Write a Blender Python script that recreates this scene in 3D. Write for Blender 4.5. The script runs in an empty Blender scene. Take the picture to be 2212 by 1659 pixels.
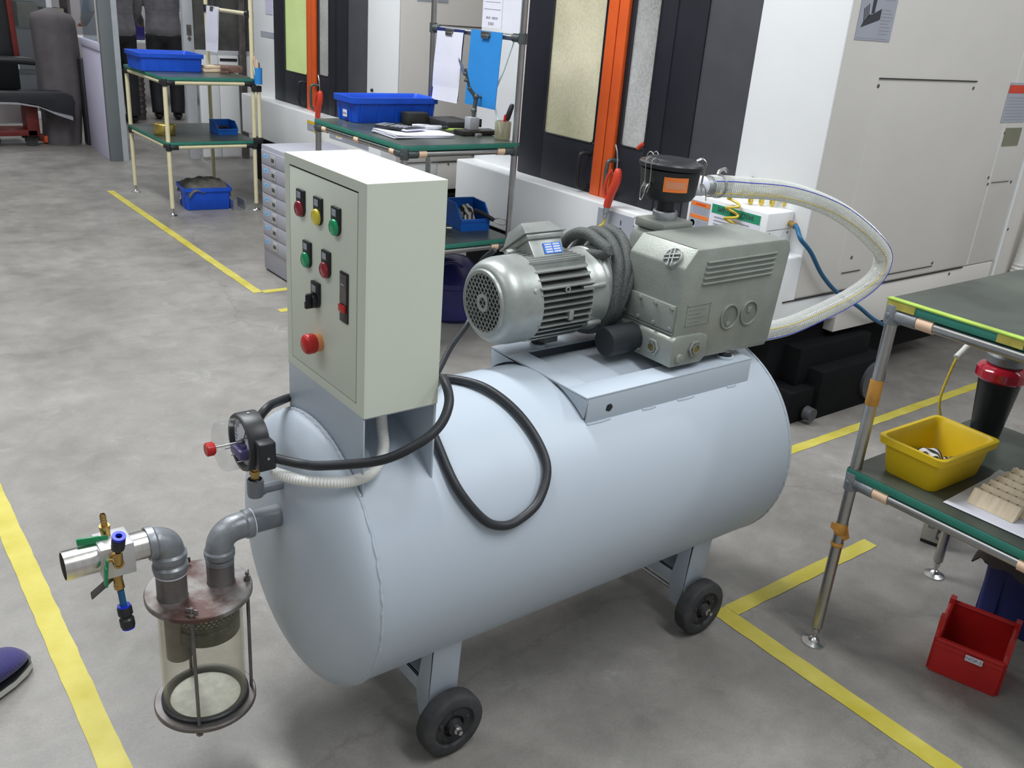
import bpy, bmesh, math, random
from mathutils import Vector, Matrix
random.seed(7)
SC = bpy.context.scene
COL = SC.collection
PI = math.pi
V = Vector

# ------------------------------------------------------------------ camera
cam_d = bpy.data.cameras.new('camera')
cam_d.sensor_width = 36.0
cam_d.lens = 1984.62 / 2212 * 36.0
cam_d.clip_start = 0.05
cam_d.clip_end = 100
cam = bpy.data.objects.new('camera', cam_d)
COL.objects.link(cam)
cr = (0.79672855, -0.59970502, 0.07468273)
cd = (-0.17489202, -0.34709164, -0.92137949)
cf = (0.57847766, 0.72102793, -0.38142144)
cam.matrix_world = Matrix(((cr[0], -cd[0], -cf[0], 0), (cr[1], -cd[1], -cf[1], 0), (cr[2], -cd[2], -cf[2], 1.5), (0, 0, 0, 1)))
SC.camera = cam

# ------------------------------------------------------------------ light
SC.view_settings.view_transform = 'Standard'
SC.view_settings.look = 'None'
SC.view_settings.exposure = 0.0
SC.view_settings.gamma = 1.0
w = bpy.data.worlds.new('hall_light')
SC.world = w
w.use_nodes = True
w.node_tree.nodes['Background'].inputs[0].default_value = (0.93, 0.97, 1.0, 1)
w.node_tree.nodes['Background'].inputs[1].default_value = 0.42

def area(x, y, z, sx, sy, power, color=(0.95, 0.98, 1.0), rot=(0, 0, 0)):
    d = bpy.data.lights.new('hall_lamp', 'AREA')
    d.shape = 'RECTANGLE'
    d.size = sx
    d.size_y = sy
    d.energy = power
    d.color = color
    o = bpy.data.objects.new('hall_lamp', d)
    COL.objects.link(o)
    o.location = (x, y, z)
    o.rotation_euler = rot
    return o

for lx, ly, pw in ((0.9, 3.6, 185), (-2.0, 1.6, 42), (1.6, -0.6, 95), (0.6, 7.0, 60), (-3.0, 4.6, 30),
                   (0.3, 10.6, 35), (4.6, -0.5, 75), (3.2, 11.0, 70)):
    area(lx, ly, 4.4, 0.5, 2.6, pw)

# ------------------------------------------------------------------ helpers
def lin(c):
    r = []
    for v in c:
        v = v / 255.0
        r.append(v / 12.92 if v <= 0.04045 else ((v + 0.055) / 1.055) ** 2.4)
    return r

def mat(name, rgb, rough=0.5, metal=0.0, var=0.06, scale=8.0, bump=0.0, bscale=60.0, trans=0.0, alpha=1.0,
        spec=0.5, coat=0.0, emit=None, estr=0.0, rgb2=None, thr=None, sheen=0.0, ior=1.45, detail=4.0, stretch=None):
    """rgb 0..1 linear albedo"""
    m = bpy.data.materials.new(name)
    m.use_nodes = True
    nt = m.node_tree
    N, L = nt.nodes, nt.links
    b = N['Principled BSDF']
    b.inputs['Roughness'].default_value = rough
    b.inputs['Metallic'].default_value = metal
    b.inputs['IOR'].default_value = ior
    b.inputs['Specular IOR Level'].default_value = spec
    b.inputs['Transmission Weight'].default_value = trans
    b.inputs['Alpha'].default_value = alpha
    b.inputs['Coat Weight'].default_value = coat
    b.inputs['Sheen Weight'].default_value = sheen
    if emit:
        b.inputs['Emission Color'].default_value = (*emit, 1)
        b.inputs['Emission Strength'].default_value = estr
    tc = N.new('ShaderNodeTexCoord')
    src = tc.outputs['Object']
    if stretch:
        mp = N.new('ShaderNodeMapping')
        mp.inputs['Scale'].default_value = stretch
        L.new(src, mp.inputs[0])
        src = mp.outputs[0]
    nz = N.new('ShaderNodeTexNoise')
    nz.inputs['Scale'].default_value = scale
    nz.inputs['Detail'].default_value = detail
    nz.inputs['Roughness'].default_value = 0.6
    L.new(src, nz.inputs['Vector'])
    cr_ = N.new('ShaderNodeValToRGB')
    a = [max(0, c * (1 - var)) for c in rgb]
    c2 = rgb2 if rgb2 else [min(1, c * (1 + var)) for c in rgb]
    lo, hi = (0.3, 0.7) if thr is None else thr
    cr_.color_ramp.elements[0].position = lo
    cr_.color_ramp.elements[1].position = hi
    cr_.color_ramp.elements[0].color = (*a, 1)
    cr_.color_ramp.elements[1].color = (*c2, 1)
    L.new(nz.outputs['Fac'], cr_.inputs[0])
    L.new(cr_.outputs[0], b.inputs['Base Color'])
    if bump > 0:
        n2 = N.new('ShaderNodeTexNoise')
        n2.inputs['Scale'].default_value = bscale
        n2.inputs['Detail'].default_value = 3
        L.new(src, n2.inputs['Vector'])
        bp = N.new('ShaderNodeBump')
        bp.inputs['Strength'].default_value = bump
        bp.inputs['Distance'].default_value = 0.003
        L.new(n2.outputs['Fac'], bp.inputs['Height'])
        L.new(bp.outputs[0], b.inputs['Normal'])
    return m

def S(*c):
    return lin(c)

M = {}
M['tank'] = mat('tank_paint', (0.465, 0.525, 0.595), 0.42, var=0.02, scale=3, bump=0.03, bscale=120)
M['weld'] = mat('weld_paint', (0.475, 0.535, 0.60), 0.4, var=0.04, bump=0.5, bscale=90)
M['box'] = mat('cabinet_paint', (0.66, 0.70, 0.60), 0.5, var=0.02, scale=2, bump=0.06, bscale=500)
M['dark_gap'] = mat('dark_gap', (0.02, 0.02, 0.02), 0.8)
M['black'] = mat('black_plastic', (0.018, 0.019, 0.022), 0.38, var=0.2)
M['rubber'] = mat('black_rubber', (0.022, 0.024, 0.028), 0.45, var=0.25, bump=0.15, bscale=80)
M['tyre'] = mat('wheel_rubber', (0.045, 0.045, 0.047), 0.75, var=0.3, scale=25, bump=0.2, bscale=80)
M['hub'] = mat('wheel_hub', (0.028, 0.028, 0.03), 0.6, var=0.4, scale=20)
M['steel'] = mat('bright_steel', (0.62, 0.61, 0.60), 0.28, 1.0, var=0.12, scale=20)
M['stainless'] = mat('polished_pipe', (0.68, 0.66, 0.62), 0.2, 1.0, var=0.15, scale=6, stretch=(12, 1, 1))
M['chrome'] = mat('pipe_chrome', (0.46, 0.455, 0.45), 0.30, 1.0, var=0.1, scale=14)
M['zinc'] = mat('zinc', (0.50, 0.52, 0.55), 0.42, 0.9, var=0.15, scale=40, bump=0.1)
M['galv'] = mat('galvanised_fitting', (0.25, 0.265, 0.285), 0.38, 0.45, var=0.28, scale=18, bump=0.15, bscale=120)
M['brass'] = mat('brass', (0.55, 0.36, 0.13), 0.3, 1.0, var=0.2, scale=30)
M['alu'] = mat('aluminium_casting', (0.30, 0.32, 0.29), 0.42, 0.3, var=0.14, scale=9, bump=0.18, bscale=220)
M['alu_bright'] = mat('motor_casting', (0.34, 0.36, 0.345), 0.36, 0.45, var=0.22, scale=10, bump=0.12, bscale=60)
M['alu_dark'] = mat('dark_casting', (0.10, 0.12, 0.11), 0.7, 0.1, var=0.2)  # dark cast metal of the motor foot
M['alu_shaded'] = mat('shaded_casting', (0.20, 0.215, 0.195), 0.55, 0.2, var=0.2, scale=30)  # casting colour darkened to stand for shade in recesses and fin gaps
M['mill'] = mat('milled_aluminium', (0.60, 0.60, 0.61), 0.38, 0.6, var=0.05)
M['rust'] = mat('rusty_lid', (0.16, 0.085, 0.07), 0.42, 0.35, var=0.4, scale=11, rgb2=(0.26, 0.245, 0.24), thr=(0.42, 0.6), bump=0.15, bscale=50)
M['rim_steel'] = mat('dark_steel', (0.17, 0.155, 0.15), 0.42, 0.6, var=0.3, scale=14)
M['disc'] = mat('oily_disc', (0.50, 0.50, 0.48), 0.25, 0.35, var=0.35, scale=14)
M['mesh'] = mat('strainer_mesh', (0.10, 0.10, 0.09), 0.5, 0.5, var=0.3, scale=60)
M['red'] = mat('red_plastic', (0.50, 0.02, 0.018), 0.35, var=0.1)
M['redlens'] = mat('red_lens', (0.30, 0.005, 0.02), 0.12, var=0.2, coat=0.6)
M['yellowlens'] = mat('yellow_lens', (0.72, 0.62, 0.04), 0.12, var=0.12, coat=0.6)
M['greenlens'] = mat('green_lens', (0.0, 0.35, 0.13), 0.12, var=0.2, coat=0.6)
M['orange'] = mat('orange_plastic', (0.72, 0.11, 0.02), 0.42, var=0.08)
M['orange_lbl'] = mat('orange_label', (0.80, 0.20, 0.04), 0.5, var=0.05)
M['redor'] = mat('air_gun_red', (0.60, 0.055, 0.025), 0.4, var=0.12)
M['estop_collar'] = mat('collar_orange', (0.72, 0.30, 0.12), 0.4, var=0.05)
M['yellow'] = mat('yellow_plastic', (0.76, 0.52, 0.01), 0.38, var=0.06, scale=6)
M['tape'] = mat('yellow_floor_paint', (0.52, 0.44, 0.045), 0.5, var=0.12, scale=7, rgb2=(0.60, 0.53, 0.12), bump=0.1)
M['blue'] = mat('blue_plastic', (0.010, 0.085, 0.58), 0.38, var=0.1)
M['blue2'] = mat('bright_blue_plastic', (0.01, 0.12, 0.52), 0.35, var=0.1)
M['bluefit'] = mat('blue_fitting', (0.01, 0.03, 0.55), 0.3, var=0.1)
M['navy'] = mat('navy_plastic', (0.012, 0.018, 0.12), 0.5, var=0.2)
M['clipblue'] = mat('clipboard_blue', (0.03, 0.24, 0.62), 0.45, var=0.05)
M['green'] = mat('green_handle', (0.01, 0.22, 0.08), 0.4, var=0.15)
M['mat_edge'] = mat('green_edge', (0.03, 0.19, 0.14), 0.6, var=0.1, scale=20)
M['mat_top'] = mat('green_work_mat', (0.040, 0.052, 0.044), 0.32, var=0.3, scale=4, rgb2=(0.078, 0.092, 0.076))
M['lime'] = mat('lime_tape', (0.36, 0.52, 0.08), 0.45, var=0.2, scale=15)
M['peel'] = mat('old_yellow_tape', (0.42, 0.36, 0.07), 0.6, var=0.3, scale=20)
M['ochre'] = mat('ochre_tape', (0.52, 0.25, 0.045), 0.5, var=0.15, scale=25)
M['cream_pipe'] = mat('cream_coated_pipe', (0.70, 0.64, 0.42), 0.4, var=0.06)
M['cream'] = mat('peach_clip', (0.78, 0.55, 0.38), 0.55, var=0.05)
M['joint'] = mat('pipe_joint', (0.10, 0.115, 0.115), 0.42, 0.5, var=0.2, scale=30)
M['white'] = mat('machine_white', (0.78, 0.79, 0.80), 0.42, var=0.03, scale=2)
M['offwhite'] = mat('machine_side_shaded', (0.66, 0.635, 0.60), 0.5, var=0.05, scale=1.6, detail=6)  # side colour darkened for the weaker light it gets than the front
M['charcoal'] = mat('machine_dark_blue', (0.014, 0.015, 0.022), 0.5, var=0.15, bump=0.05, bscale=300)
M['darkgrey'] = mat('machine_dark_grey', (0.065, 0.065, 0.075), 0.55, var=0.1, bump=0.05, bscale=300)
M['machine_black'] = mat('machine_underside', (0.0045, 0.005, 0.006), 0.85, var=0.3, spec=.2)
M['pipe_grey'] = mat('grey_painted_pipe', (0.20, 0.215, 0.24), 0.28, var=.12, scale=12)
M['paper'] = mat('paper', (0.72, 0.72, 0.80), 0.7, var=0.04, scale=5)
M['ink'] = mat('ink', (0.05, 0.05, 0.06), 0.7)
M['greyink'] = mat('grey_print', (0.32, 0.32, 0.36), 0.7)
M['signgrey'] = mat('sign_plate', (0.36, 0.38, 0.44), 0.5, var=0.05)
M['signgreen'] = mat('sign_green', (0.02, 0.26, 0.14), 0.5)
M['signblue'] = mat('sign_blue', (0.03, 0.20, 0.75), 0.5)
M['cabinet_grey'] = mat('filing_grey', (0.36, 0.36, 0.42), 0.45, var=0.04)
M['whiteplastic'] = mat('white_conduit', (0.78, 0.78, 0.75), 0.4, var=0.03)
M['wood'] = mat('pale_wood', (0.78, 0.64, 0.46), 0.6, var=0.12, scale=14, stretch=(1, 8, 1))
M['wooddark'] = mat('brown_wood', (0.16, 0.09, 0.07), 0.6, var=0.3, scale=20)
M['gold'] = mat('gold_foil', (0.50, 0.38, 0.10), 0.3, 0.8, var=0.3, scale=14)
M['greyfab'] = mat('grey_cloth', (0.16, 0.155, 0.17), 0.85, var=0.25, scale=9, bump=0.4, bscale=14, sheen=0.2)
M['coverfab'] = mat('grey_dust_cover', (0.105, 0.095, 0.10), 0.85, var=0.2, scale=6, bump=0.5, bscale=9)
M['blackfab'] = mat('black_cloth', (0.02, 0.02, 0.025), 0.6, var=0.3, scale=9, bump=0.4, bscale=14)
M['skin'] = mat('skin', (0.42, 0.24, 0.17), 0.5, var=0.1)
M['hair'] = mat('hair', (0.012, 0.01, 0.01), 0.6)
M['redpaint'] = mat('truck_red', (0.13, 0.015, 0.012), 0.5, var=0.2)
M['conc_col'] = mat('column_paint', (0.17, 0.19, 0.20), 0.6, var=0.08, scale=3)
M['partition'] = mat('partition_white', (0.60, 0.57, 0.72), 0.5, var=0.03)
M['wallpaint'] = mat('wall_paint', (0.36, 0.36, 0.37), 0.7, var=0.1, scale=1.5)
M['glassdark'] = mat('dark_window', (0.06, 0.065, 0.065), 0.12, var=0.5, scale=3, rgb2=(0.13, 0.13, 0.12))
M['shoeblue'] = mat('blue_knit', (0.02, 0.015, 0.13), 0.8, var=0.2, scale=30, bump=0.8, bscale=260, sheen=0.3)
M['sole'] = mat('shoe_sole', (0.60, 0.60, 0.56), 0.6, var=0.05)
M['purple'] = mat('violet_plastic', (0.028, 0.024, 0.14), 0.28, var=0.25, scale=6, bump=0.5, bscale=12)
M['filmyellow'] = mat('pump_glass', (0.16, 0.14, 0.05), 0.15, var=0.3)
M['zebra'] = mat('striped_cloth', (0.70, 0.68, 0.64), 0.8, var=0.05)
M['bluetube'] = mat('blue_air_tube', (0.01, 0.10, 0.22), 0.35, var=0.1)
M['yellowtube'] = mat('yellow_air_tube', (0.62, 0.46, 0.05), 0.3, var=0.15)

def clear_mat(name, tint, amount, rough=0.08, body=(0.8, 0.82, 0.8)):
    m = bpy.data.materials.new(name)
    m.use_nodes = True
    nt = m.node_tree
    N, L = nt.nodes, nt.links
    b = N['Principled BSDF']
    b.inputs['Base Color'].default_value = (*body, 1)
    b.inputs['Roughness'].default_value = rough
    t = N.new('ShaderNodeBsdfTransparent')
    t.inputs[0].default_value = (*tint, 1)
    mx = N.new('ShaderNodeMixShader')
    fr = N.new('ShaderNodeLayerWeight')
    fr.inputs['Blend'].default_value = 0.35
    ma = N.new('ShaderNodeMath')
    ma.operation = 'MULTIPLY_ADD'
    ma.use_clamp = True
    ma.inputs[1].default_value = 0.55
    ma.inputs[2].default_value = amount
    nz = N.new('ShaderNodeTexNoise')
    nz.inputs['Scale'].default_value = 12
    m2 = N.new('ShaderNodeMath')
    m2.operation = 'MULTIPLY'
    L.new(fr.outputs['Facing'], m2.inputs[0])
    L.new(fr.outputs['Facing'], m2.inputs[1])
    L.new(m2.outputs[0], ma.inputs[0])
    L.new(ma.outputs[0], mx.inputs[0])
    L.new(t.outputs[0], mx.inputs[1])
    L.new(b.outputs[0], mx.inputs[2])
    L.new(mx.outputs[0], N['Material Output'].inputs[0])
    return m

M['hose'] = clear_mat('clear_pvc', (0.97, 0.97, 0.93), 0.20, 0.07, (0.74, 0.75, 0.74))
M['jar'] = clear_mat('yellowed_acrylic', (0.985, 0.98, 0.95), 0.02, 0.05, (0.50, 0.47, 0.34))
M['dome'] = clear_mat('clear_dome', (0.97, 0.975, 0.98), 0.02, 0.03, (0.45, 0.46, 0.47))
M['glass'] = clear_mat('window_glass', (0.80, 0.84, 0.86), 0.12, 0.03, (0.25, 0.28, 0.3))
M['cup'] = clear_mat('frosted_jar', (0.8, 0.8, 0.7), 0.35, 0.3, (0.45, 0.43, 0.33))

def floor_mat():
    m = bpy.data.materials.new('concrete_floor')
    m.use_nodes = True
    nt = m.node_tree
    N, L = nt.nodes, nt.links
    b = N['Principled BSDF']
    tc = N.new('ShaderNodeTexCoord')
    def noise(s, d=6, r=0.65, dist=0.0):
        n = N.new('ShaderNodeTexNoise')
        n.inputs['Scale'].default_value = s
        n.inputs['Detail'].default_value = d
        n.inputs['Roughness'].default_value = r
        n.inputs['Distortion'].default_value = dist
        L.new(tc.outputs['Object'], n.inputs['Vector'])
        return n
    def ramp(src, p0, p1, c0, c1):
        r = N.new('ShaderNodeValToRGB')
        r.color_ramp.elements[0].position = p0
        r.color_ramp.elements[1].position = p1
        r.color_ramp.elements[0].color = (*c0, 1)
        r.color_ramp.elements[1].color = (*c1, 1)
        L.new(src, r.inputs[0])
        return r
    def mix(a, b_, f, mode='MIX'):
        x = N.new('ShaderNodeMixRGB')
        x.blend_type = mode
        if isinstance(f, float):
            x.inputs[0].default_value = f
        else:
            L.new(f, x.inputs[0])
        L.new(a, x.inputs[1])
        L.new(b_, x.inputs[2])
        return x
    big = ramp(noise(1.6, 7).outputs['Fac'], 0.35, 0.68, (0.205, 0.193, 0.178), (0.305, 0.288, 0.268))
    fine = ramp(noise(9, 8, 0.7, 0.4).outputs['Fac'], 0.3, 0.75, (0.80, 0.80, 0.80), (1.12, 1.12, 1.12))
    c = mix(big.outputs[0], fine.outputs[0], 1.0, 'MULTIPLY')
    grain = ramp(noise(160, 3).outputs['Fac'], 0.3, 0.7, (0.9, 0.9, 0.9), (1.08, 1.08, 1.08))
    c = mix(c.outputs[0], grain.outputs[0], 1.0, 'MULTIPLY')
    lt = N.new('ShaderNodeRGB')
    lt.outputs[0].default_value = (0.44, 0.425, 0.40, 1)
    sc = ramp(noise(4.2, 8, 0.75, 0.6).outputs['Fac'], 0.60, 0.74, (0, 0, 0), (0.55, 0.55, 0.55))
    c = mix(c.outputs[0], lt.outputs[0], sc.outputs[0])
    sp = ramp(noise(13, 3, 0.5).outputs['Fac'], 0.76, 0.79, (0, 0, 0), (0.5, 0.5, 0.5))
    dk = N.new('ShaderNodeRGB')
    dk.outputs[0].default_value = (0.13, 0.12, 0.11, 1)
    c = mix(c.outputs[0], dk.outputs[0], sp.outputs[0])
    # hairline cracks
    vo = N.new('ShaderNodeTexVoronoi')
    vo.feature = 'DISTANCE_TO_EDGE'
    vo.inputs['Scale'].default_value = 0.42
    dn = noise(2.2, 6)
    ad = N.new('ShaderNodeVectorMath')
    ad.operation = 'MULTIPLY_ADD'
    ad.inputs[1].default_value = (0.35, 0.35, 0.35)
    L.new(dn.outputs['Color'], ad.inputs[0])
    L.new(tc.outputs['Object'], ad.inputs[2])
    L.new(ad.outputs[0], vo.inputs['Vector'])
    ck = ramp(vo.outputs['Distance'], 0.0, 0.0022, (0.35, 0.35, 0.35), (0, 0, 0))
    c = mix(c.outputs[0], dk.outputs[0], ck.outputs[0])
    L.new(c.outputs[0], b.inputs['Base Color'])
    rr = ramp(noise(3.2, 5).outputs['Fac'], 0.3, 0.7, (0.30, 0.30, 0.30), (0.52, 0.52, 0.52))
    L.new(rr.outputs[0], b.inputs['Roughness'])
    bp = N.new('ShaderNodeBump')
    bp.inputs['Strength'].default_value = 0.12
    bp.inputs['Distance'].default_value = 0.004
    L.new(noise(30, 5).outputs['Fac'], bp.inputs['Height'])
    L.new(bp.outputs[0], b.inputs['Normal'])
    return m

def stripe_mat(name, c0, c1, scale, axis_scale=(1, 1, 1), distort=3.0, rough=0.7):
    m = bpy.data.materials.new(name)
    m.use_nodes = True
    N, L = m.node_tree.nodes, m.node_tree.links
    b = N['Principled BSDF']
    b.inputs['Roughness'].default_value = rough
    tc = N.new('ShaderNodeTexCoord')
    mp = N.new('ShaderNodeMapping')
    mp.inputs['Scale'].default_value = axis_scale
    wv = N.new('ShaderNodeTexWave')
    wv.inputs['Scale'].default_value = scale
    wv.inputs['Distortion'].default_value = distort
    r = N.new('ShaderNodeValToRGB')
    r.color_ramp.elements[0].position = 0.42
    r.color_ramp.elements[1].position = 0.5
    r.color_ramp.elements[0].color = (*c0, 1)
    r.color_ramp.elements[1].color = (*c1, 1)
    L.new(tc.outputs['Object'], mp.inputs[0])
    L.new(mp.outputs[0], wv.inputs['Vector'])
    L.new(wv.outputs['Fac'], r.inputs[0])
    L.new(r.outputs[0], b.inputs['Base Color'])
    return m

M['floor'] = floor_mat()
M['zebra'] = stripe_mat('striped_glove_cloth', (0.02, 0.02, 0.02), (0.72, 0.70, 0.66), 18, (1, .8, .3), 1.6)
M['zebra2'] = stripe_mat('grey_striped_glove', (0.03, 0.03, 0.03), (0.50, 0.48, 0.43), 26, (.6, 1, 1), 4.0)
M['braid'] = mat('braided_sleeve', (0.04, 0.044, 0.044), 0.55, var=0.2, scale=700, rgb2=(0.13, 0.14, 0.135), thr=(0.42, 0.58), bump=0.4, bscale=700, detail=1.0)

def frosted_window(name, c0, c1, e):
    """spattered window of the machine: the lit inside of the machine glows through it"""
    m = bpy.data.materials.new(name)
    m.use_nodes = True
    N, L = m.node_tree.nodes, m.node_tree.links
    b = N['Principled BSDF']
    b.inputs['Roughness'].default_value = 0.35
    tc = N.new('ShaderNodeTexCoord')
    nz = N.new('ShaderNodeTexNoise')
    nz.inputs['Scale'].default_value = 2.2
    nz.inputs['Detail'].default_value = 2
    n2 = N.new('ShaderNodeTexNoise')
    n2.inputs['Scale'].default_value = 90
    mx = N.new('ShaderNodeMath')
    mx.operation = 'MULTIPLY_ADD'
    mx.inputs[1].default_value = 0.35
    L.new(tc.outputs['Object'], nz.inputs['Vector'])
    L.new(tc.outputs['Object'], n2.inputs['Vector'])
    L.new(n2.outputs['Fac'], mx.inputs[0])
    L.new(nz.outputs['Fac'], mx.inputs[2])
    r = N.new('ShaderNodeValToRGB')
    r.color_ramp.elements[0].position = 0.5
    r.color_ramp.elements[1].position = 0.9
    r.color_ramp.elements[0].color = (*c0, 1)
    r.color_ramp.elements[1].color = (*c1, 1)
    L.new(mx.outputs[0], r.inputs[0])
    L.new(r.outputs[0], b.inputs['Base Color'])
    L.new(r.outputs[0], b.inputs['Emission Color'])
    b.inputs['Emission Strength'].default_value = e
    return m

M['win_warm'] = frosted_window('spattered_window', (0.30, 0.29, 0.19), (0.52, 0.49, 0.36), 0.42)
M['win_cool'] = frosted_window('spattered_side_window', (0.17, 0.17, 0.16), (0.42, 0.42, 0.42), 0.35)
M['win_green'] = frosted_window('green_lit_window', (0.40, 0.50, 0.20), (0.50, 0.60, 0.27), 0.38)


class B:
    def __init__(s):
        s.v = []
        s.f = []
        s.m = []
        s.k = 0

    def slot(s, k):
        s.k = k
        return s

    def add(s, vs, fs):
        n = len(s.v)
        s.v += [tuple(p) for p in vs]
        for f in fs:
            s.f.append([i + n for i in f])
            s.m.append(s.k)
        return s

    def box(s, x0, y0, z0, x1, y1, z1):
        vs = [(x, y, z) for x in (x0, x1) for y in (y0, y1) for z in (z0, z1)]
        return s.add(vs, [(0, 1, 3, 2), (4, 6, 7, 5), (0, 4, 5, 1), (2, 3, 7, 6), (0, 2, 6, 4), (1, 5, 7, 3)])

    def obox(s, c, ax, ay, az):
        c, ax, ay, az = V(c), V(ax), V(ay), V(az)
        vs = [c + ax * i + ay * j + az * k for i in (-1, 1) for j in (-1, 1) for k in (-1, 1)]
        return s.add(vs, [(0, 1, 3, 2), (4, 6, 7, 5), (0, 4, 5, 1), (2, 3, 7, 6), (0, 2, 6, 4), (1, 5, 7, 3)])

    def lathe(s, prof, o, axis=(0, 0, 1), n=32, ref=None, closed=False):
        """prof: (t along axis, radius)"""
        o, a = V(o), V(axis).normalized()
        u = V(ref) if ref else (V((1, 0, 0)) if abs(a.x) < 0.9 else V((0, 1, 0)))
        u = (u - a * u.dot(a)).normalized()
        w_ = a.cross(u)
        vs = []
        rows = []
        for t, r in prof:
            if r < 1e-6:
                rows.append([len(vs)])
                vs.append(o + a * t)
            else:
                rows.append(list(range(len(vs), len(vs) + n)))
                for i in range(n):
                    q = 2 * PI * i / n
                    vs.append(o + a * t + u * (r * math.cos(q)) + w_ * (r * math.sin(q)))
        fs = []
        rr = rows + ([rows[0]] if closed else [])
        for A, C in zip(rr[:-1], rr[1:]):
            if len(A) == 1 and len(C) == 1:
                continue
            for i in range(n):
                j = (i + 1) % n
                if len(A) == 1:
                    fs.append((A[0], C[j], C[i]))
                elif len(C) == 1:
                    fs.append((A[i], A[j], C[0]))
                else:
                    fs.append((A[i], A[j], C[j], C[i]))
        return s.add(vs, fs)

    def cyl(s, p0, p1, r0, r1=None, n=24):
        p0, p1 = V(p0), V(p1)
        r1 = r0 if r1 is None else r1
        d = p1 - p0
        L = d.length
        return s.lathe([(0, 0), (0, r0), (L, r1), (L, 0)], p0, d, n)

    def pipe(s, p0, p1, r, t, n=24):
        """open hollow pipe"""
        p0, p1 = V(p0), V(p1)
        L = (p1 - p0).length
        return s.lathe([(0, r - t), (0, r), (L, r), (L, r - t)], p0, p1 - p0, n, closed=True)

    def tube(s, pts, r, n=10, sub=6, closed=False, rf=None, smooth=True, cap=True):
        P = [V(p) for p in pts]
        if smooth:
            Q = []
            m = len(P)
            rng = range(m if closed else m - 1)
            for i in rng:
                p0 = P[(i - 1) % m] if closed or i > 0 else P[0] * 2 - P[1]
                p1, p2 = P[i], P[(i + 1) % m]
                p3 = P[(i + 2) % m] if closed or i < m - 2 else P[-1] * 2 - P[-2]
                for k in range(sub):
                    t = k / sub
                    Q.append(0.5 * ((2 * p1) + (p2 - p0) * t + (2 * p0 - 5 * p1 + 4 * p2 - p3) * t * t + (3 * p1 - p0 - 3 * p2 + p3) * t ** 3))
            if not closed:
                Q.append(P[-1])
        else:
            Q = P
        m = len(Q)
        vs = []
        T = []
        for i in range(m):
            a = Q[(i - 1) % m] if closed or i > 0 else Q[0]
            c = Q[(i + 1) % m] if closed or i < m - 1 else Q[-1]
            T.append((c - a).normalized())
        up = V((0, 0, 1)) if abs(T[0].z) < 0.9 else V((1, 0, 0))
        u = (up - T[0] * up.dot(T[0])).normalized()
        for i in range(m):
            u = (u - T[i] * u.dot(T[i])).normalized()
            w_ = T[i].cross(u)
            rr = rf(i, m) * r if rf else r
            for k in range(n):
                q = 2 * PI * k / n
                vs.append(Q[i] + u * (rr * math.cos(q)) + w_ * (rr * math.sin(q)))
        fs = []
        for i in range(m if closed else m - 1):
            j = (i + 1) % m
            for k in range(n):
                l = (k + 1) % n
                fs.append((i * n + k, i * n + l, j * n + l, j * n + k))
        if not closed and cap:
            fs.append(tuple(range(n))[::-1])
            fs.append(tuple((m - 1) * n + k for k in range(n)))
        return s.add(vs, fs)

    def prism(s, poly, fn, w0, w1):
        """poly: (u,v) list, fn(u,v,w)->xyz"""
        n = len(poly)
        vs = [fn(u, v, w0) for u, v in poly] + [fn(u, v, w1) for u, v in poly]
        fs = [tuple(range(n))[::-1], tuple(range(n, 2 * n))]
        for i in range(n):
            j = (i + 1) % n
            fs.append((i, j, n + j, n + i))
        return s.add(vs, fs)

    def sphere(s, c, r, n=16, sx=1, sy=1, sz=1):
        m = n // 2
        prof = [(-math.cos(PI * i / m), math.sin(PI * i / m)) for i in range(m + 1)]
        k = len(s.v)
        s.lathe([(t * r, q * r if 0 < i < m else 0) for i, (t, q) in enumerate(prof)], (0, 0, 0), (0, 0, 1), n)
        for i in range(k, len(s.v)):
            x, y, z = s.v[i]
            s.v[i] = (c[0] + x * sx, c[1] + y * sy, c[2] + z * sz)
        return s

    def quad(s, a, b, c, d):
        return s.add([a, b, c, d], [(0, 1, 2, 3)])

    def xform(s, mtx, start=0):
        for i in range(start, len(s.v)):
            s.v[i] = tuple(mtx @ V(s.v[i]))
        return s

    def build(s, name, m, parent=None, bevel=0.0, seg=2, ang=35, label=None, doubles=True, split=False):
        if split:
            root = list(range(len(s.v)))
            def find(i):
                while root[i] != i:
                    root[i] = root[root[i]]
                    i = root[i]
                return i
            for f in s.f:
                a = find(f[0])
                for i in f[1:]:
                    root[find(i)] = a
            parts = {}
            for f, k in zip(s.f, s.m):
                parts.setdefault(find(f[0]), []).append((f, k))
            out = None
            for fs in parts.values():
                q = B()
                idx = {}
                for f, k in fs:
                    for i in f:
                        if i not in idx:
                            idx[i] = len(q.v)
                            q.v.append(s.v[i])
                    q.f.append([idx[i] for i in f])
                    q.m.append(k)
                o = q.build(name, m, parent, bevel, seg, ang, label, doubles)
                out = out or o
            return out
        me = bpy.data.meshes.new(name)
        me.from_pydata(s.v, [], s.f)
        ms = m if isinstance(m, (list, tuple)) else [m]
        for x in ms:
            me.materials.append(M[x] if isinstance(x, str) else x)
        for p, k in zip(me.polygons, s.m):
            p.material_index = k
        bm = bmesh.new()
        bm.from_mesh(me)
        if doubles:
            bmesh.ops.remove_doubles(bm, verts=bm.verts, dist=1e-6)
        bmesh.ops.recalc_face_normals(bm, faces=bm.faces)
        if bevel > 0:
            es = [e for e in bm.edges if len(e.link_faces) == 2 and e.calc_face_angle(0) > math.radians(ang)]
            if es:
                bmesh.ops.bevel(bm, geom=es, offset=bevel, segments=seg, profile=0.5, affect='EDGES', clamp_overlap=True)
        for f in bm.faces:
            f.smooth = True
        for e in bm.edges:
            if len(e.link_faces) != 2 or e.calc_face_angle(0) > math.radians(ang):
                e.smooth = False
        bm.to_mesh(me)
        bm.free()
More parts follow.
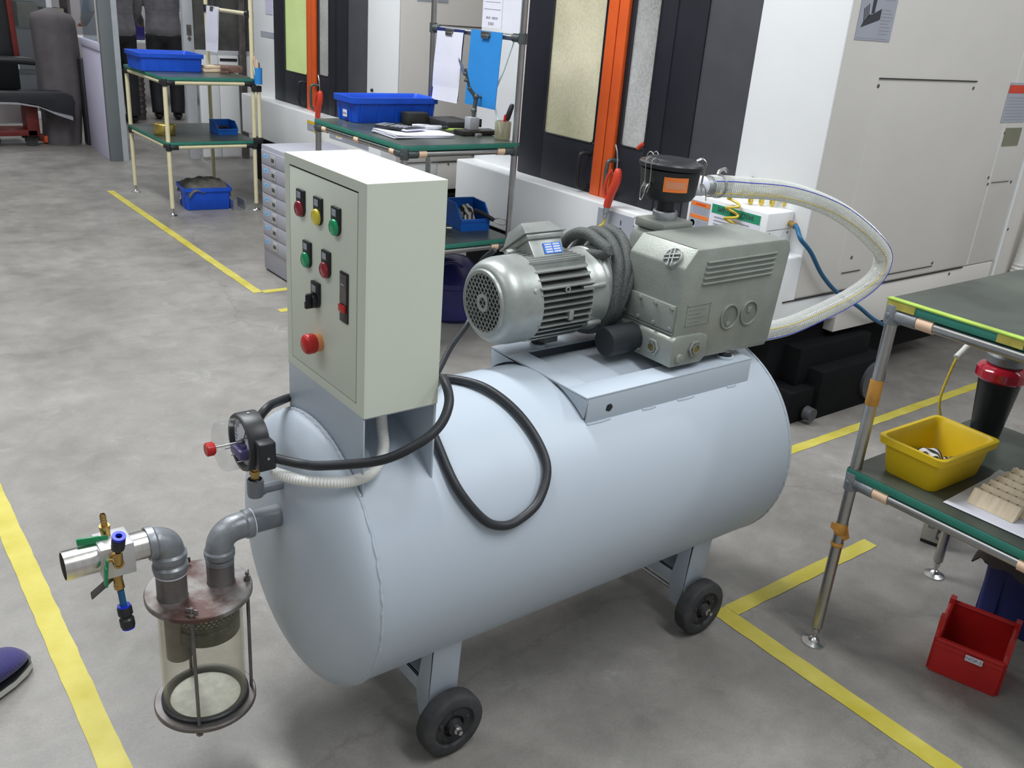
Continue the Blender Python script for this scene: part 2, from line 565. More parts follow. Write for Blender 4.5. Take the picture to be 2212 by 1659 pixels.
        o = bpy.data.objects.new(name, me)
        COL.objects.link(o)
        if parent:
            adopt(o, parent)
        if label:
            o['label'] = label
        return o


def adopt(o, parent):
    o.parent = parent
    if parent.type == 'EMPTY':
        o.matrix_parent_inverse = parent.matrix_basis.inverted()

def thing(name, label, cat, loc=(0, 0, 0), group=None, rz=0):
    o = bpy.data.objects.new(name, None)
    COL.objects.link(o)
    o.empty_display_size = 0.05
    o.location = loc
    o.rotation_euler = (0, 0, rz)
    o['label'] = label
    o['category'] = cat
    if group:
        o['group'] = group
    o.matrix_basis = Matrix.Translation(loc) @ Matrix.Rotation(rz, 4, 'Z')
    return o

def tag(o, label, cat, group=None):
    o['label'] = label
    o['category'] = cat
    if group:
        o['group'] = group
    return o

def struct(o):
    o['kind'] = 'structure'
    return o

def copy_tree(o, parent=None):
    c = o.copy()
    COL.objects.link(c)
    if parent:
        c.parent = parent
    for ch in [x for x in bpy.data.objects if x.parent == o]:
        copy_tree(ch, c)
    return c

def text(s, size, o, right, up, name, m, parent, depth=0.0006, sx=1.0, align='CENTER'):
    cu = bpy.data.curves.new('lettering', 'FONT')
    cu.body = s
    cu.size = size
    cu.align_x = align
    cu.align_y = 'CENTER'
    cu.extrude = depth
    t = bpy.data.objects.new('lettering', cu)
    COL.objects.link(t)
    dg = bpy.context.evaluated_depsgraph_get()
    me = bpy.data.meshes.new_from_object(t.evaluated_get(dg))
    bpy.data.objects.remove(t)
    r, u = V(right).normalized(), V(up).normalized()
    nrm = r.cross(u)
    mt = Matrix(((r.x, u.x, nrm.x, o[0]), (r.y, u.y, nrm.y, o[1]), (r.z, u.z, nrm.z, o[2]), (0, 0, 0, 1)))
    me.transform(mt @ Matrix.Diagonal((sx, 1, 1, 1)))
    me.materials.clear()
    me.materials.append(M[m])
    ob = bpy.data.objects.new(name, me)
    COL.objects.link(ob)
    if parent:
        adopt(ob, parent)
    return ob

def bake(o, mods):
    """apply a list of (type, settings) to a mesh object"""
    for ty, st in mods:
        md = o.modifiers.new(ty, ty)
        for k, v in st.items():
            setattr(md, k, v)
    dg = bpy.context.evaluated_depsgraph_get()
    me = bpy.data.meshes.new_from_object(o.evaluated_get(dg))
    o.modifiers.clear()
    o.data = me
    for p in me.polygons:
        p.use_smooth = True
    return o

# ================================================================== SETTING
b = B()
b.quad((-6, -3, 0), (12, -3, 0), (12, 22, 0), (-6, 22, 0))
struct(b.build('floor', 'floor'))

def tape(n, pts):
    """thin painted strip on the floor, outline slightly worn"""
    q = B()
    (x0, y0), (x1, y1), wd = pts
    d = V((x1 - x0, y1 - y0, 0))
    L = d.length
    d.normalize()
    s_ = V((-d.y, d.x, 0))
    k = max(4, int(L / 0.035))
    vs = []
    for i in range(k + 1):
        p = V((x0, y0, 0)) + d * (L * i / k)
        a = wd / 2 + random.uniform(-.0016, .0012)
        c = wd / 2 + random.uniform(-.0016, .0012)
        vs += [p + s_ * a + V((0, 0, .0015)), p - s_ * c + V((0, 0, .0015))]
    q.add(vs, [(2 * i, 2 * i + 1, 2 * i + 3, 2 * i + 2) for i in range(k)])
    return struct(q.build('trim_%d' % n, 'tape'))

tape(1, ((0.303, -0.5), (0.303, 5.4), 0.058))
tape(2, ((1.812, -0.8), (1.812, 1.272), 0.058))
tape(3, ((1.842, 1.250), (2.52, 1.252), 0.048))
tape(4, ((2.30, 1.812), (6.0, 1.812), 0.046))
tape(5, ((1.815, 4.45), (1.815, 7.19), 0.05))
tape(6, ((1.842, 4.452), (2.05, 4.452), 0.05))
tape(7, ((1.79, 4.13), (2.05, 4.13), 0.05))

# far walls of the hall
b = B(); b.box(-6, 17, 0, 12, 17.2, 5); struct(b.build('wall_back', 'wallpaint'))
b = B(); b.box(9.0, -3, 0, 9.2, 17, 5); struct(b.build('wall_right', 'wallpaint'))
b = B(); b.box(-6.2, -3, 0, -6, 17, 5); struct(b.build('wall_left', 'wallpaint'))

# ================================================================== TANK TROLLEY
TY, TZ, TR = 1.481, 0.449, 0.286
tank = thing('vacuum_tank', 'long grey horizontal steel tank on four small black wheels carrying the pump', 'tank', (1.3, TY, 0))
prof = []
for i in range(13):
    t = i / 12 * PI / 2
    prof.append((0.70 - 0.076 * math.cos(t), TR * math.sin(t) ** 0.88 if i else 0))
prof += [(0.72, TR), (1.0, TR), (1.3, TR), (1.6, TR), (1.875, TR)]
for i in range(1, 13):
    t = i / 12 * PI / 2
    prof.append((1.88 + 0.085 * math.sin(t), TR * math.cos(t) ** 0.9 if i < 12 else 0))
b = B().lathe(prof, (0, TY, TZ), (1, 0, 0), 96)
b.build('tank_shell', 'tank', tank, ang=50)
for xs, rr in ((0.703, 0.0032), (1.884, 0.0022)):
    pts = []
    for i in range(180):
        a = 2 * PI * i / 180
        r_ = TR + random.uniform(-0.0010, 0.0001)
        pts.append((xs + random.uniform(-.0012, .0012), TY + r_ * math.cos(a), TZ + r_ * math.sin(a)))
    B().tube(pts, rr, 8, 2, closed=True, rf=lambda i, m: 1 + 0.12 * math.sin(i * 1.7) * math.sin(i * .31)).build('weld_seam', 'weld', tank, ang=60)

# mounting frame of angle iron on the tank top
FZ = 0.7365
fr = B()
def tz(y, r=TR):
    return TZ + math.sqrt(max(0, r * r - (y - TY) ** 2))
for y0, y1, x0, x1 in ((1.306, 1.372, 1.256, 1.80), (1.590, 1.656, 1.256, 1.80), (1.372, 1.590, 1.256, 1.312), (1.372, 1.590, 1.745, 1.80)):
    fr.box(x0, y0, FZ - 0.005, x1, y1, FZ)
for y in (1.306, 1.651):
    fr.box(1.261, y, 0.668, 1.80, y + 0.005, FZ - 0.005)
# tapered front plate whose lower edge follows the tank
top = [(y, FZ - .0051) for y in (1.306, 1.656)]
low = []
for i in range(15):
    y = 1.650 - i * (0.338 / 14)
    low.append((y, min(FZ - .006, tz(y) + 0.006)))
fr.prism([top[0], top[1]] + low, lambda u, v, w_: (w_, u, v), 1.256, 1.261)
fr.build('mounting_frame', 'tank', tank, bevel=0.0012, ang=40, doubles=False)
hp = B()
for i in range(5):
    a = [0, 1.2, 2.2, 3.6, 5.0][i]
    hp.sphere((1.325 + 0.005 * math.cos(a), 1.3055, 0.7005 + 0.004 * math.sin(a)), 0.0055, 10, sy=0.15)
hp.build('punched_hole', 'dark_gap', tank)
wd = B()
for a_, b_ in ((1.262, 1.33), (1.43, 1.47), (1.545, 1.60), (1.72, 1.75)):
    wd.tube([(a_, 1.3045, .6735), ((a_ + b_) / 2 + .004, 1.3035, .6725), (b_, 1.3045, .6735)], .0035, 8, 8, rf=lambda i, m: .8 + .35 * math.sin(i * 1.9) ** 2)
wd.build('weld_bead', 'weld', tank, split=True)
for mx_, my_ in ((1.363, 1.612), (1.735, 1.338), (1.735, 1.625)):
    q = B().lathe([(0, 0), (0, .021), (.007, .021), (.008, .017), (.0, .0165)], (mx_, my_, FZ), (0, 0, 1), 28)
    mt_ = q.build('mount_seat', 'tank', tank)
    B().lathe([(0, 0), (0, .0155), (.019, .0155), (.022, .012), (.022, 0)], (mx_, my_, FZ), (0, 0, 1), 24).build('rubber_mount', 'rubber', mt_)

# bracket under the control box
br = B()
poly = [(1.287, .8145), (1.592, .8145)]
ypts = [1.592 - i * (0.305 / 14) for i in range(15)]
poly2 = [(y, tz(y) - .004) for y in ypts]
br.prism(poly + poly2, lambda u, v, w_: (w_, u, v), 0.708, 0.712)
br.prism(poly + poly2, lambda u, v, w_: (w_, u, v), 0.854, 0.858)
br.box(0.708, 1.287, .8115, .858, 1.592, .8145)
br.build('box_bracket', 'tank', tank, bevel=0.001, ang=40)
q = B()
pts = [(0.7045, y, tz(y) + .001) for y in ypts]
q.tube(pts, .0032, 8, 4, rf=lambda i, m: 1 + .15 * math.sin(i * 2.3))
q.build('weld_seam', 'weld', tank, ang=60)

# wheel brackets and wheels
def wheel_bracket(xc):
    q = B()
    for s_ in (-1, 1):
        Y0 = TY + s_ * 0.205
        Y1 = TY + s_ * 0.170
        # bent plate: foot against the tank, leg down to the axle (a lug with side webs)
        def fn(u, v, w_, s_=s_):
            return (w_, TY + s_ * u, v)
        leg = [(0.212, .266), (0.198, .236), (0.200, .120), (0.203, .100), (0.197, .100), (0.194, .120), (0.192, .238), (0.165, .222), (0.165, .228)]
        q.prism([(0.225, .300), (0.212, .252), (0.204, .120), (0.199, .118), (0.206, .252), (0.219, .300)], fn, xc - .035, xc + .035)
        for e in (-1, 1):
            q.prism([(0.221, .292), (0.211, .250), (0.203, .130), (0.190, .062), (0.165, .062), (0.150, .120), (0.165, .205), (0.175, .232)], fn,
                    xc + e * .032 - .003, xc + e * .032 + .003)
    q.box(xc - .033, TY - .19, .150, xc + .033, TY + .19, .156)
    q.box(xc - .033, TY - .19, .115, xc - .028, TY + .19, .156)
    return q.build('wheel_bracket', 'tank', tank, bevel=.001, doubles=False)

for xc in (0.905, 1.690):
    wb = wheel_bracket(xc)
    for s_ in (-1, 1):
        ax = (0, s_, 0)
        yc = TY + s_ * 0.213
        wh = B().lathe([(.000, .028), (.000, .067), (.004, .0735), (.010, .075), (.032, .075), (.038, .0735), (.042, .068),
                        (.042, .050), (.036, .047), (.036, .028)], (xc, yc, .075), ax, 56, closed=True)
        wheel = wh.build('wheel', 'tyre', tank, ang=40)
        hb = B().lathe([(.002, 0), (.002, .030), (.034, .030), (.034, .040), (.036, .047), (.037, .040), (.037, .026), (.030, .024), (.030, .019),
                        (.046, .017), (.046, 0)], (xc, yc, .075), ax, 40)
        for k in range(5):
            a = k * 2 * PI / 5 + .3
            hb.sphere((xc + .035 * math.cos(a), yc + s_ * .036, .075 + .035 * math.sin(a)), .005, 8, sx=1.3, sz=1.3)
        hb.build('hub', 'hub', wheel)
        nt_ = B().lathe([(.044, 0), (.044, .010), (.053, .010), (.053, .0055), (.064, .0055), (.065, .004), (.065, 0)], (xc, yc, .075), ax, 6)
        nt_.build('axle_nut', 'steel', wheel)
    B().cyl((xc, TY - .21, .075), (xc, TY + .21, .075), .007, n=16).build('axle', 'steel', tank)

# stub pipes on the front head
PZ = 0.548
B().cyl((0.662, 1.475, PZ), (0.565, 1.475, PZ), .0225, n=32).build('outlet_pipe', 'pipe_grey', tank)
q = B()
q.cyl((0.665, 1.475, .615), (0.596, 1.475, .615), .0105, n=20)
q.tube([(0.600, 1.475, .615), (0.588, 1.475, .615), (0.584, 1.475, .619), (0.584, 1.475, .630)], .0125, 16, 5)
q.lathe([(0, 0), (0, .0145), (.006, .016), (.034, .016), (.036, .013)], (0.584, 1.475, .604), (0, 0, 1), 24)
q.build('gauge_pipe', 'pipe_grey', tank)
q = B().lathe([(0, .001), (.006, .030), (.0, .034)], (0.626, 1.475, PZ), (-1, 0, 0), 32)
B().cyl((1.82, 1.565, .70), (1.82, 1.565, .79), .024, n=24).build('inlet_pipe', 'tank', tank)

# ================================================================== CONTROL BOX
cb = thing('control_box', 'tall pale grey steel control box with five coloured lamps on top of the tank', 'control box', (0.783, 1.44, .8145))
X0, X1, Y0, Y1, Z0, Z1 = 0.708, 0.860, 1.285, 1.594, 0.8145, 1.222
q = B()
q.box(X0 + .004, Y0, Z0, X1, Y1, Z1)
fy0, fy1, fz0, fz1 = 1.313, 1.575, .832, 1.204
for a in ((Y0, Z0, Y1, fz0), (Y0, fz1, Y1, Z1), (Y0, fz0, fy0, fz1), (fy1, fz0, Y1, fz1)):
    q.box(X0, a[0], a[1], X0 + .0045, a[2], a[3])
q.build('enclosure', 'box', cb, bevel=.0004, seg=1, doubles=False)
q = B().box(X0 + .0036, fy0, fz0, X0 + .0039, fy1, fz1)
q.build('door_gap', 'dark_gap', cb)
q = B().box(X0 - .0006, fy0 + .0022, fz0 + .0022, X0 + .0036, fy1 - .0022, fz1 - .003)
door = q.build('door', 'box', cb, bevel=.0012)

def lamp(y, z, lens):
    q = B()
    q.box(X0 - .0055, y - .0150, z - .004, X0, y + .0150, z + .034)
    q.lathe([(0, 0), (0, .0150), (.0055, .0150), (.0055, 0)], (X0, y, z), (-1, 0, 0), 28)
    p = q.build('lamp_plate', 'black', cb, bevel=.0008, doubles=False)
    B().box(X0 - .0059, y - .004, z + .0185, X0 - .0054, y + .0105, z + .030).build('label_window', 'signgrey', p)
    c = B().lathe([(.005, 0), (.005, .0142), (.0085, .0142), (.0105, .0130), (.0112, .0108), (.0106, .0100), (.0108, .0070), (.0114, .0060), (.0112, 0)], (X0, y, z), (-1, 0, 0), 32)
    c.build('lens', lens, p)
    return p

for y, z, l in ((1.521, 1.134, 'redlens'), (1.452, 1.134, 'yellowlens'), (1.385, 1.131, 'greenlens'),
                (1.497, 1.046, 'greenlens'), (1.422, 1.047, 'redlens')):
    lamp(y, z, l)['label'] = {'redlens': 'red', 'yellowlens': 'yellow', 'greenlens': 'green'}[l] + ' indicator lamp with black name plate'
# selector switch
y, z = 1.462, .980
q = B()
q.box(X0 - .0070, y - .0145, z + .002, X0, y + .0145, z + .034)
q.lathe([(0, 0), (0, .0145), (.007, .0145), (.007, 0)], (X0, y, z), (-1, 0, 0), 28)
p = q.build('selector_plate', 'black', cb, bevel=.0008, doubles=False)
B().box(X0 - .0075, y - .006, z + .016, X0 - .0070, y + .0095, z + .028).build('label_window', 'greyink', p)
q = B().lathe([(.006, 0), (.006, .0125), (.014, .0115), (.014, 0)], (X0, y, z), (-1, 0, 0), 28)
q.obox((X0 - .0165, y, z), (.0085, 0, 0), (0, .0038, 0), (0, 0, .0135))
sw = q.build('switch_knob', 'black', p, bevel=.001, doubles=False)
B().box(X0 - .0256, y - .0020, z + .000, X0 - .0249, y + .0020, z + .0135).build('pointer_line', 'paper', p)
# emergency stop
y, z = 1.452, .902
q = B().lathe([(0, 0), (0, .0165), (.012, .0165), (.013, .015), (.013, 0)], (X0, y, z), (-1, 0, 0), 36)
p = q.build('button_collar', 'estop_collar', cb, label='orange collar')
B().lathe([(.011, 0), (.011, .0165), (.015, .0185), (.026, .0190), (.030, .0175), (.0335, .013), (.0345, 0)], (X0, y, z), (-1, 0, 0), 40).build('stop_button', 'red', p, label='red mushroom stop button')
# latch
q = B()
q.box(X0 - .004, 1.342, .971, X0, 1.370, 1.060)
p = q.build('door_latch', 'black', cb, bevel=.001)
B().box(X0 - .0052, 1.3445, 1.004, X0 - .0038, 1.3675, 1.056).build('latch_lever', 'rim_steel', p, bevel=.0008)
B().box(X0 - .0058, 1.352, 1.038, X0 - .0050, 1.362, 1.0388).build('latch_line', 'paper', p)
B().box(X0 - .0085, 1.345, .990, X0 - .0038, 1.367, 1.003).build('latch_button', 'red', p, bevel=.0012)

# ================================================================== VACUUM PUMP
pump = thing('vacuum_pump', 'grey cast vacuum pump with finned electric motor bolted on top of the tank', 'pump', (1.6, 1.45, FZ + .003))
# oil box
q = B()
oil = [(1.530, .760), (1.870, .752), (1.882, .765), (1.905, .995), (1.897, 1.018), (1.880, 1.024), (1.566, 1.026), (1.531, .985)]
q.prism(oil, lambda u, v, w_: (u, w_, v), 1.328, 1.506)
ob = q.build('oil_box', 'alu', pump, bevel=.0045, seg=2, ang=28)
# upper rim line along the chamfer
q = B()
q.box(1.566, 1.338, 1.0250, 1.572, 1.496, 1.0275)
q.box(1.526, 1.336, .827, 1.531, 1.500, .832)
q.build('casting_ridge', 'alu', ob, bevel=.001, split=True)
# ribs on the side
for i in range(5):
    z = .9935 - i * .0125
    x0 = 1.604 - i * .0018
    q = B().tube([(x0, 1.3285, z), (x0 + .01, 1.3255, z), (x0 + .12, 1.3255, z), (x0 + .236, 1.3255, z + .0005), (x0 + .246, 1.3285, z)], .0028, 8, 3)
    q.build('side_rib', 'alu', ob)
# two round bosses; the disc inside is darkened to paint recess shade
for xc in (1.711, 1.783):
    q = B().lathe([(-.003, .0310), (.004, .0310), (.004, .0275), (-.003, .0275)], (xc, 1.328, .850), (0, -1, 0), 36, closed=True)
    r_ = q.build('round_boss', 'alu', ob, bevel=.0008)
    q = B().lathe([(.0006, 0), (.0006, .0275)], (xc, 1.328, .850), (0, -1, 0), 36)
    q.build('boss_recess', 'alu_shaded', r_)
    q = B().box(xc - .008, 1.3255, .8505 if xc > 1.75 else .826, xc + .006, 1.3275, .866 if xc > 1.75 else .838)
    q.build('boss_lug', 'alu', r_, bevel=.001)
# raised name plate
q = B()
for a in ((1.558, .894, 1.637, .8955), (1.558, .846, 1.637, .8475), (1.558, .846, 1.5595, .8955), (1.6355, .846, 1.637, .8955)):
    q.box(a[0], 1.3268, a[1], a[2], 1.3285, a[3])
for i in range(4):
    q.box(1.566, 1.3272, .855 + i * .0095, 1.605 + (i % 2) * .018, 1.3285, .8565 + i * .0095)
q.build('cast_name_plate', 'alu', ob)
# end plate with bolts
q = B().box(1.524, 1.336, .834, 1.532, 1.503, .896)
ep = q.build('end_plate', 'alu', ob, bevel=.0015)
q = B()
for z in (.842, .889):
    for k in range(4):
        q.lathe([(0, 0), (0, .0052), (.005, .0050), (.006, 0)], (1.524, 1.343 + k * .051, z), (-1, 0, 0), 6)
q.build('cover_bolt', 'alu_bright', ep, split=True)
# lower block with sight glasses
q = B().prism([(1.520, .752), (1.625, .750), (1.640, .762), (1.640, .815), (1.615, .824), (1.532, .826), (1.520, .818)], lambda u, v, w_: (u, w_, v), 1.322, 1.500)
lb = q.build('lower_casting', 'alu', ob, bevel=.005, seg=2)
for c, a in (((1.520, 1.381, .786), (-1, 0, 0)), ((1.595, 1.322, .790), (0, -1, 0))):
    q = B().lathe([(0, 0), (0, .021), (.006, .021), (.006, .014), (.003, .0138), (.003, .013)], c, a, 6)
    g = q.build('sight_glass_nut', 'alu_bright', lb, bevel=.001)
    q = B().lathe([(.0005, 0), (.0062, .0), (.0062, .010), (.007, .0125), (.0085, .0125), (.0085, .0095), (.0062, .0095)], c, a, 28)
    q.build('sight_glass_ring', 'alu_bright', lb)
    B().lathe([(.0070, 0), (.0070, .0105)], c, a, 24).build('sight_glass', 'filmyellow', lb)
q = B()
q.lathe([(0, 0), (0, .0115), (.008, .0105), (.008, 0)], (1.545, 1.322, .773), (0, -1, 0), 20)
q.lathe([(0, 0), (0, .009), (.008, .0085), (.008, 0)], (1.520, 1.430, .768), (-1, 0, 0), 20)
q.build('drain_plug', 'alu', lb, bevel=.001, split=True)
# exhaust port with black cap
q = B().lathe([(0, 0), (0, .037), (.006, .037), (.006, 0)], (1.528, 1.452, .788), (-1, 0, 0), 36)
q.build('port_collar', 'alu_bright', ob)
B().lathe([(.004, 0), (.004, .0355), (.088, .0355), (.096, .0345), (.098, .032), (.098, 0)], (1.528, 1.452, .788), (-1, 0, 0), 40).build('port_cap', 'rubber', ob)
# filler cap on the chamfer
n_ = V((-.8, 0, .62)).normalized()
c0 = V((1.541, 1.374, .996))
q = B().lathe([(-.004, 0), (-.004, .0235), (.009, .0235), (.010, .022), (.0075, .0205), (.0075, 0)], c0, n_, 36)
fc = q.build('filler_cap', 'alu_bright', ob)
q = B()
t_ = n_.cross(V((0, 1, 0))).normalized()
for ang_ in (.35, .35 + PI / 2):
    d_ = V((0, 1, 0)) * math.cos(ang_) + t_ * math.sin(ang_)
    e_ = n_.cross(d_)
    for s_ in (-1, 1):
        q.obox(c0 + n_ * .0105 + e_ * (.0048 * s_), d_ * .0200, e_ * .0013, n_ * .0035)
q.build('cap_cross', 'alu_bright', fc, doubles=False)
# rear rotor casing and inlet flange
q = B().prism([(1.560, .775), (1.860, .770), (1.865, .900), (1.565, .900)], lambda u, v, w_: (u, w_, v), 1.500, 1.655)
rc = q.build('rotor_casing', 'alu', pump, bevel=.012, seg=3)
q = B()
q.prism([(1.645, .89), (1.780, .89), (1.775, .985), (1.758, 1.010), (1.662, 1.010), (1.648, .985)], lambda u, v, w_: (u, w_, v), 1.515, 1.630)
q.box(1.652, 1.520, 1.0105, 1.757, 1.622, 1.034)
q.build('inlet_flange', 'alu', rc, bevel=.005, seg=2)
q = B().lathe([(0, 0), (0, .027), (.004, .030), (.018, .032), (.024, .029), (.024, .024)], (1.702, 1.57, 1.032), (0, 0, 1), 12)
q.build('flange_nut', 'zinc', rc, bevel=.001)

# motor
MY, MZ = 1.590, .876
cw = B()
pr = [(1.215, .074), (1.174, .0725), (1.170, .0715), (1.1705, .0745)]
for i in range(9):
    t = i / 8 * PI / 2
    pr.append((1.176 + .050 * (1 - math.cos(t)), .0765 + .0245 * math.sin(t)))
pr += [(1.268, .1015), (1.269, .1005), (1.268, .094)]
cw.lathe(pr, (0, MY, MZ), (1, 0, 0), 64)
cowl = cw.build('fan_cowl', 'alu_bright', pump, ang=40)
# grille: crossing diagonal bars inside the ring
gr = B()
R_ = .0725
for d1 in (0.62, -0.62):
    dy, dz = math.cos(d1 + PI / 2 - .15), math.sin(d1 + PI / 2 - .15)
    ny, nz_ = -dz, dy
    k = -8
    while k <= 8:
        o_ = k * .0112
        if abs(o_) < R_ - .004:
            h_ = math.sqrt(R_ * R_ - o_ * o_)
            cy, cz = MY + ny * o_, MZ + nz_ * o_
            gr.obox((1.1735, cy, cz), (.0012, 0, 0), (0, dy * h_, dz * h_), (0, ny * .00095, nz_ * .00095))
        k += 1
gr.lathe([(1.1715, .012), (1.1715, .021), (1.1750, .021), (1.1750, .012)], (0, MY, MZ), (1, 0, 0), 32, closed=True)
gr.lathe([(1.1715, .0665), (1.1715, .0730), (1.1750, .0730), (1.1750, .0665)], (0, MY, MZ), (1, 0, 0), 48, closed=True)
gr.build('fan_grille', 'alu_bright', cowl, doubles=False)
B().lathe([(1.200, 0), (1.200, .071)], (0, MY, MZ), (1, 0, 0), 32).build('fan_opening', 'dark_gap', cowl)
q = B()
for a in (1.35, -.45 + PI, PI * 1.55, -.2):
    q.lathe([(.100, .0055), (.1035, .005), (.1042, 0)], (1.248, MY, MZ), (0, math.cos(a), math.sin(a)), 10)
q.build('cowl_screw', 'steel', cowl, split=True)
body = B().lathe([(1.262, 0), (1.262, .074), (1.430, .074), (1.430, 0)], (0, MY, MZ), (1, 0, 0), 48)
bd = body.build('motor_body', 'alu_shaded', pump)  # shade between the fins is put into this darker body colour
fins = []
for k in range(-6, 7):
    z = k * .0148 + .003
    for s_ in (-1, 1):
        y_in = math.sqrt(max(0, .072 ** 2 - z * z)) if abs(z) < .072 else 0
        y_out = min(.1010, math.sqrt(max(0, .1035 ** 2 - z * z)) if abs(z) > .05 else .1000 - .10 * z * z)
        if abs(z) > .082 and s_ > 0:
            continue
        f_ = B().prism([(1.262, y_in - .006), (1.262, y_out - .003), (1.270, y_out), (1.404 + .014 * math.cos(k * .25), y_out), (1.430, y_out - .016), (1.432, y_in - .006)],
                       lambda u, v, w_, s_=s_: (u, MY + s_ * v, w_), MZ + z - .0015, MZ + z + .0015)
        f_.build('cooling_fin', 'alu_bright', bd)
for k in range(-3, 4):
    y = k * .0150
    for s_ in (1, -1):
        z_in = .066
        z_out = .0985 if s_ > 0 else .094
        f_ = B().prism([(1.262, z_in), (1.262, z_out - .002), (1.425, z_out - .002), (1.432, z_in)],
                       lambda u, v, w_, s_=s_: (u, w_, MZ + s_ * v), MY + y - .0012, MY + y + .0012)
        f_.build('cooling_fin', 'alu_bright', bd)
q = B()
q.box(1.345, MY - .103, MZ - .034, 1.358, MY - .085, MZ - .010)
q.lathe([(-.004, .004), (.003, .004), (.003, .0075), (-.004, .0075)], (1.335, MY - .099, MZ + .040), (0, -1, .2), 18, closed=True)
q.cyl((1.385, MY - .092, MZ + .036), (1.455, MY - .092, MZ + .036), .0065, n=14)
q.cyl((1.420, MY - .080, MZ - .060), (1.462, MY - .080, MZ - .060), .0075, n=14)
q.build('casting_lug', 'alu_bright', bd, bevel=.001, doubles=False, split=True)
q = B().lathe([(1.425, .060), (1.425, .089), (1.440, .094), (1.462, .098), (1.466, .1015), (1.490, .1015), (1.492, .098), (1.530, .080), (1.545, .06)], (0, MY, MZ), (1, 0, 0), 56)
q.build('end_bell', 'alu_bright', pump, ang=40)
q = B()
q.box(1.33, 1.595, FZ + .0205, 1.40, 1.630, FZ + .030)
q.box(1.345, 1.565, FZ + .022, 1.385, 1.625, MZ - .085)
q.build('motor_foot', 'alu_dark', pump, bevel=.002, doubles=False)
# terminal box: tilted lid with flared skirt
tb = B()
def frus(q, c, ax, ay, az, s0, s1, h0, h1):
    vs = []
    for s_, h_ in ((s0, h0), (s1, h1)):
        for i, j in ((-1, -1), (1, -1), (1, 1), (-1, 1)):
            vs.append(V(c) + V(ax) * (i * s_[0]) + V(ay) * (j * s_[1]) + V(az) * h_)
    q.add(vs, [(3, 2, 1, 0), (4, 5, 6, 7), (0, 1, 5, 4), (1, 2, 6, 5), (2, 3, 7, 6), (3, 0, 4, 7)])
TA = .62
ex, ey, ez = V((1, 0, 0)), V((0, math.cos(TA), -math.sin(TA))), V((0, math.sin(TA), math.cos(TA)))
TB = V((1.352, 1.612, .934))
frus(tb, TB, ex, ey, ez, (.042, .042), (.050, .044), -.02, .058)
tm = tb.build('terminal_box', 'alu_bright', pump, bevel=.003)
tb = B()
frus(tb, TB, ex, ey, ez, (.054, .050), (.056, .052), .054, .066)
frus(tb, TB, ex, ey, ez, (.062, .056), (.062, .056), .0665, .071)
frus(tb, TB, ex, ey, ez, (.054, .050), (.042, .030), .0715, .102)
tb.build('terminal_lid', 'alu_bright', tm, bevel=.002, doubles=False)
q = B().cyl((1.315, 1.645, .968), (1.282, 1.656, .960), .012, n=12)
q.build('cable_gland', 'alu_bright', tm)
c_ = TB + ex * .014 - ey * .0440 + ez * .030
q = B().obox(c_, ex * .026, ey * .0012, ez * .013)
rp = q.build('rating_plate', 'signblue', tm)
q = B()
for i in range(4):
    for j in range(2):
        q.obox(c_ + ex * (-.012 + j * .024) - ey * .0014 + ez * (.009 - i * .006), ex * .010, ey * .0002, ez * .0018)
q.build('plate_lines', 'paper', rp)

# braided hose coiled behind the motor
q = B()
pts = []
turns = 3.0
nn = 54
for i in range(nn + 1):
    t = i / nn
    a = PI * 0.72 - t * turns * 2 * PI
    up = max(0.0, math.sin(a))
    back = max(0.0, math.cos(a))
    x = 1.474 + .0105 * t * turns + (.030 * up + .030 * back) * t * turns
    pts.append((x, 1.600 + (.122 if math.cos(a) > 0 else .1120) * math.cos(a), .878 + (.128 if math.sin(a) > 0 else .105) * math.sin(a)))
pts.insert(0, (1.455, 1.700, .93))
pts.insert(0, (1.445, 1.725, .88))
q.tube(pts, .0140, 14, 6)
tag(q.build('braided_hose', 'braid'), 'dark grey braided hose coiled between the electric motor and the pump casing', 'hose')

# ------------------------------------------------------------------ intake filter
flt = thing('intake_filter', 'black round intake filter cup with wire clips and a plain orange label', 'filter', (1.702, 1.57, 1.05))
FX, FY = 1.702, 1.57
q = B().lathe([(1.046, 0), (1.046, .0225), (1.078, .0225), (1.082, .040), (1.086, .060), (1.098, .068), (1.150, .0725), (1.158, .074), (1.160, .070), (1.160, 0)], (FX, FY, 0), (0, 0, 1), 56)
fb = q.build('filter_bowl', 'black', flt)
tm_ = Matrix.Translation((FX, FY, 1.16)) @ Matrix.Rotation(math.radians(2), 4, 'Y')
q = B().lathe([(0, 0), (0, .077), (.004, .079), (.010, .079), (.014, .076), (.016, .066), (.022, .058), (.022, 0)], (0, 0, 0), (0, 0, 1), 56)
q.xform(tm_)
q.build('filter_lid', 'black', flt)
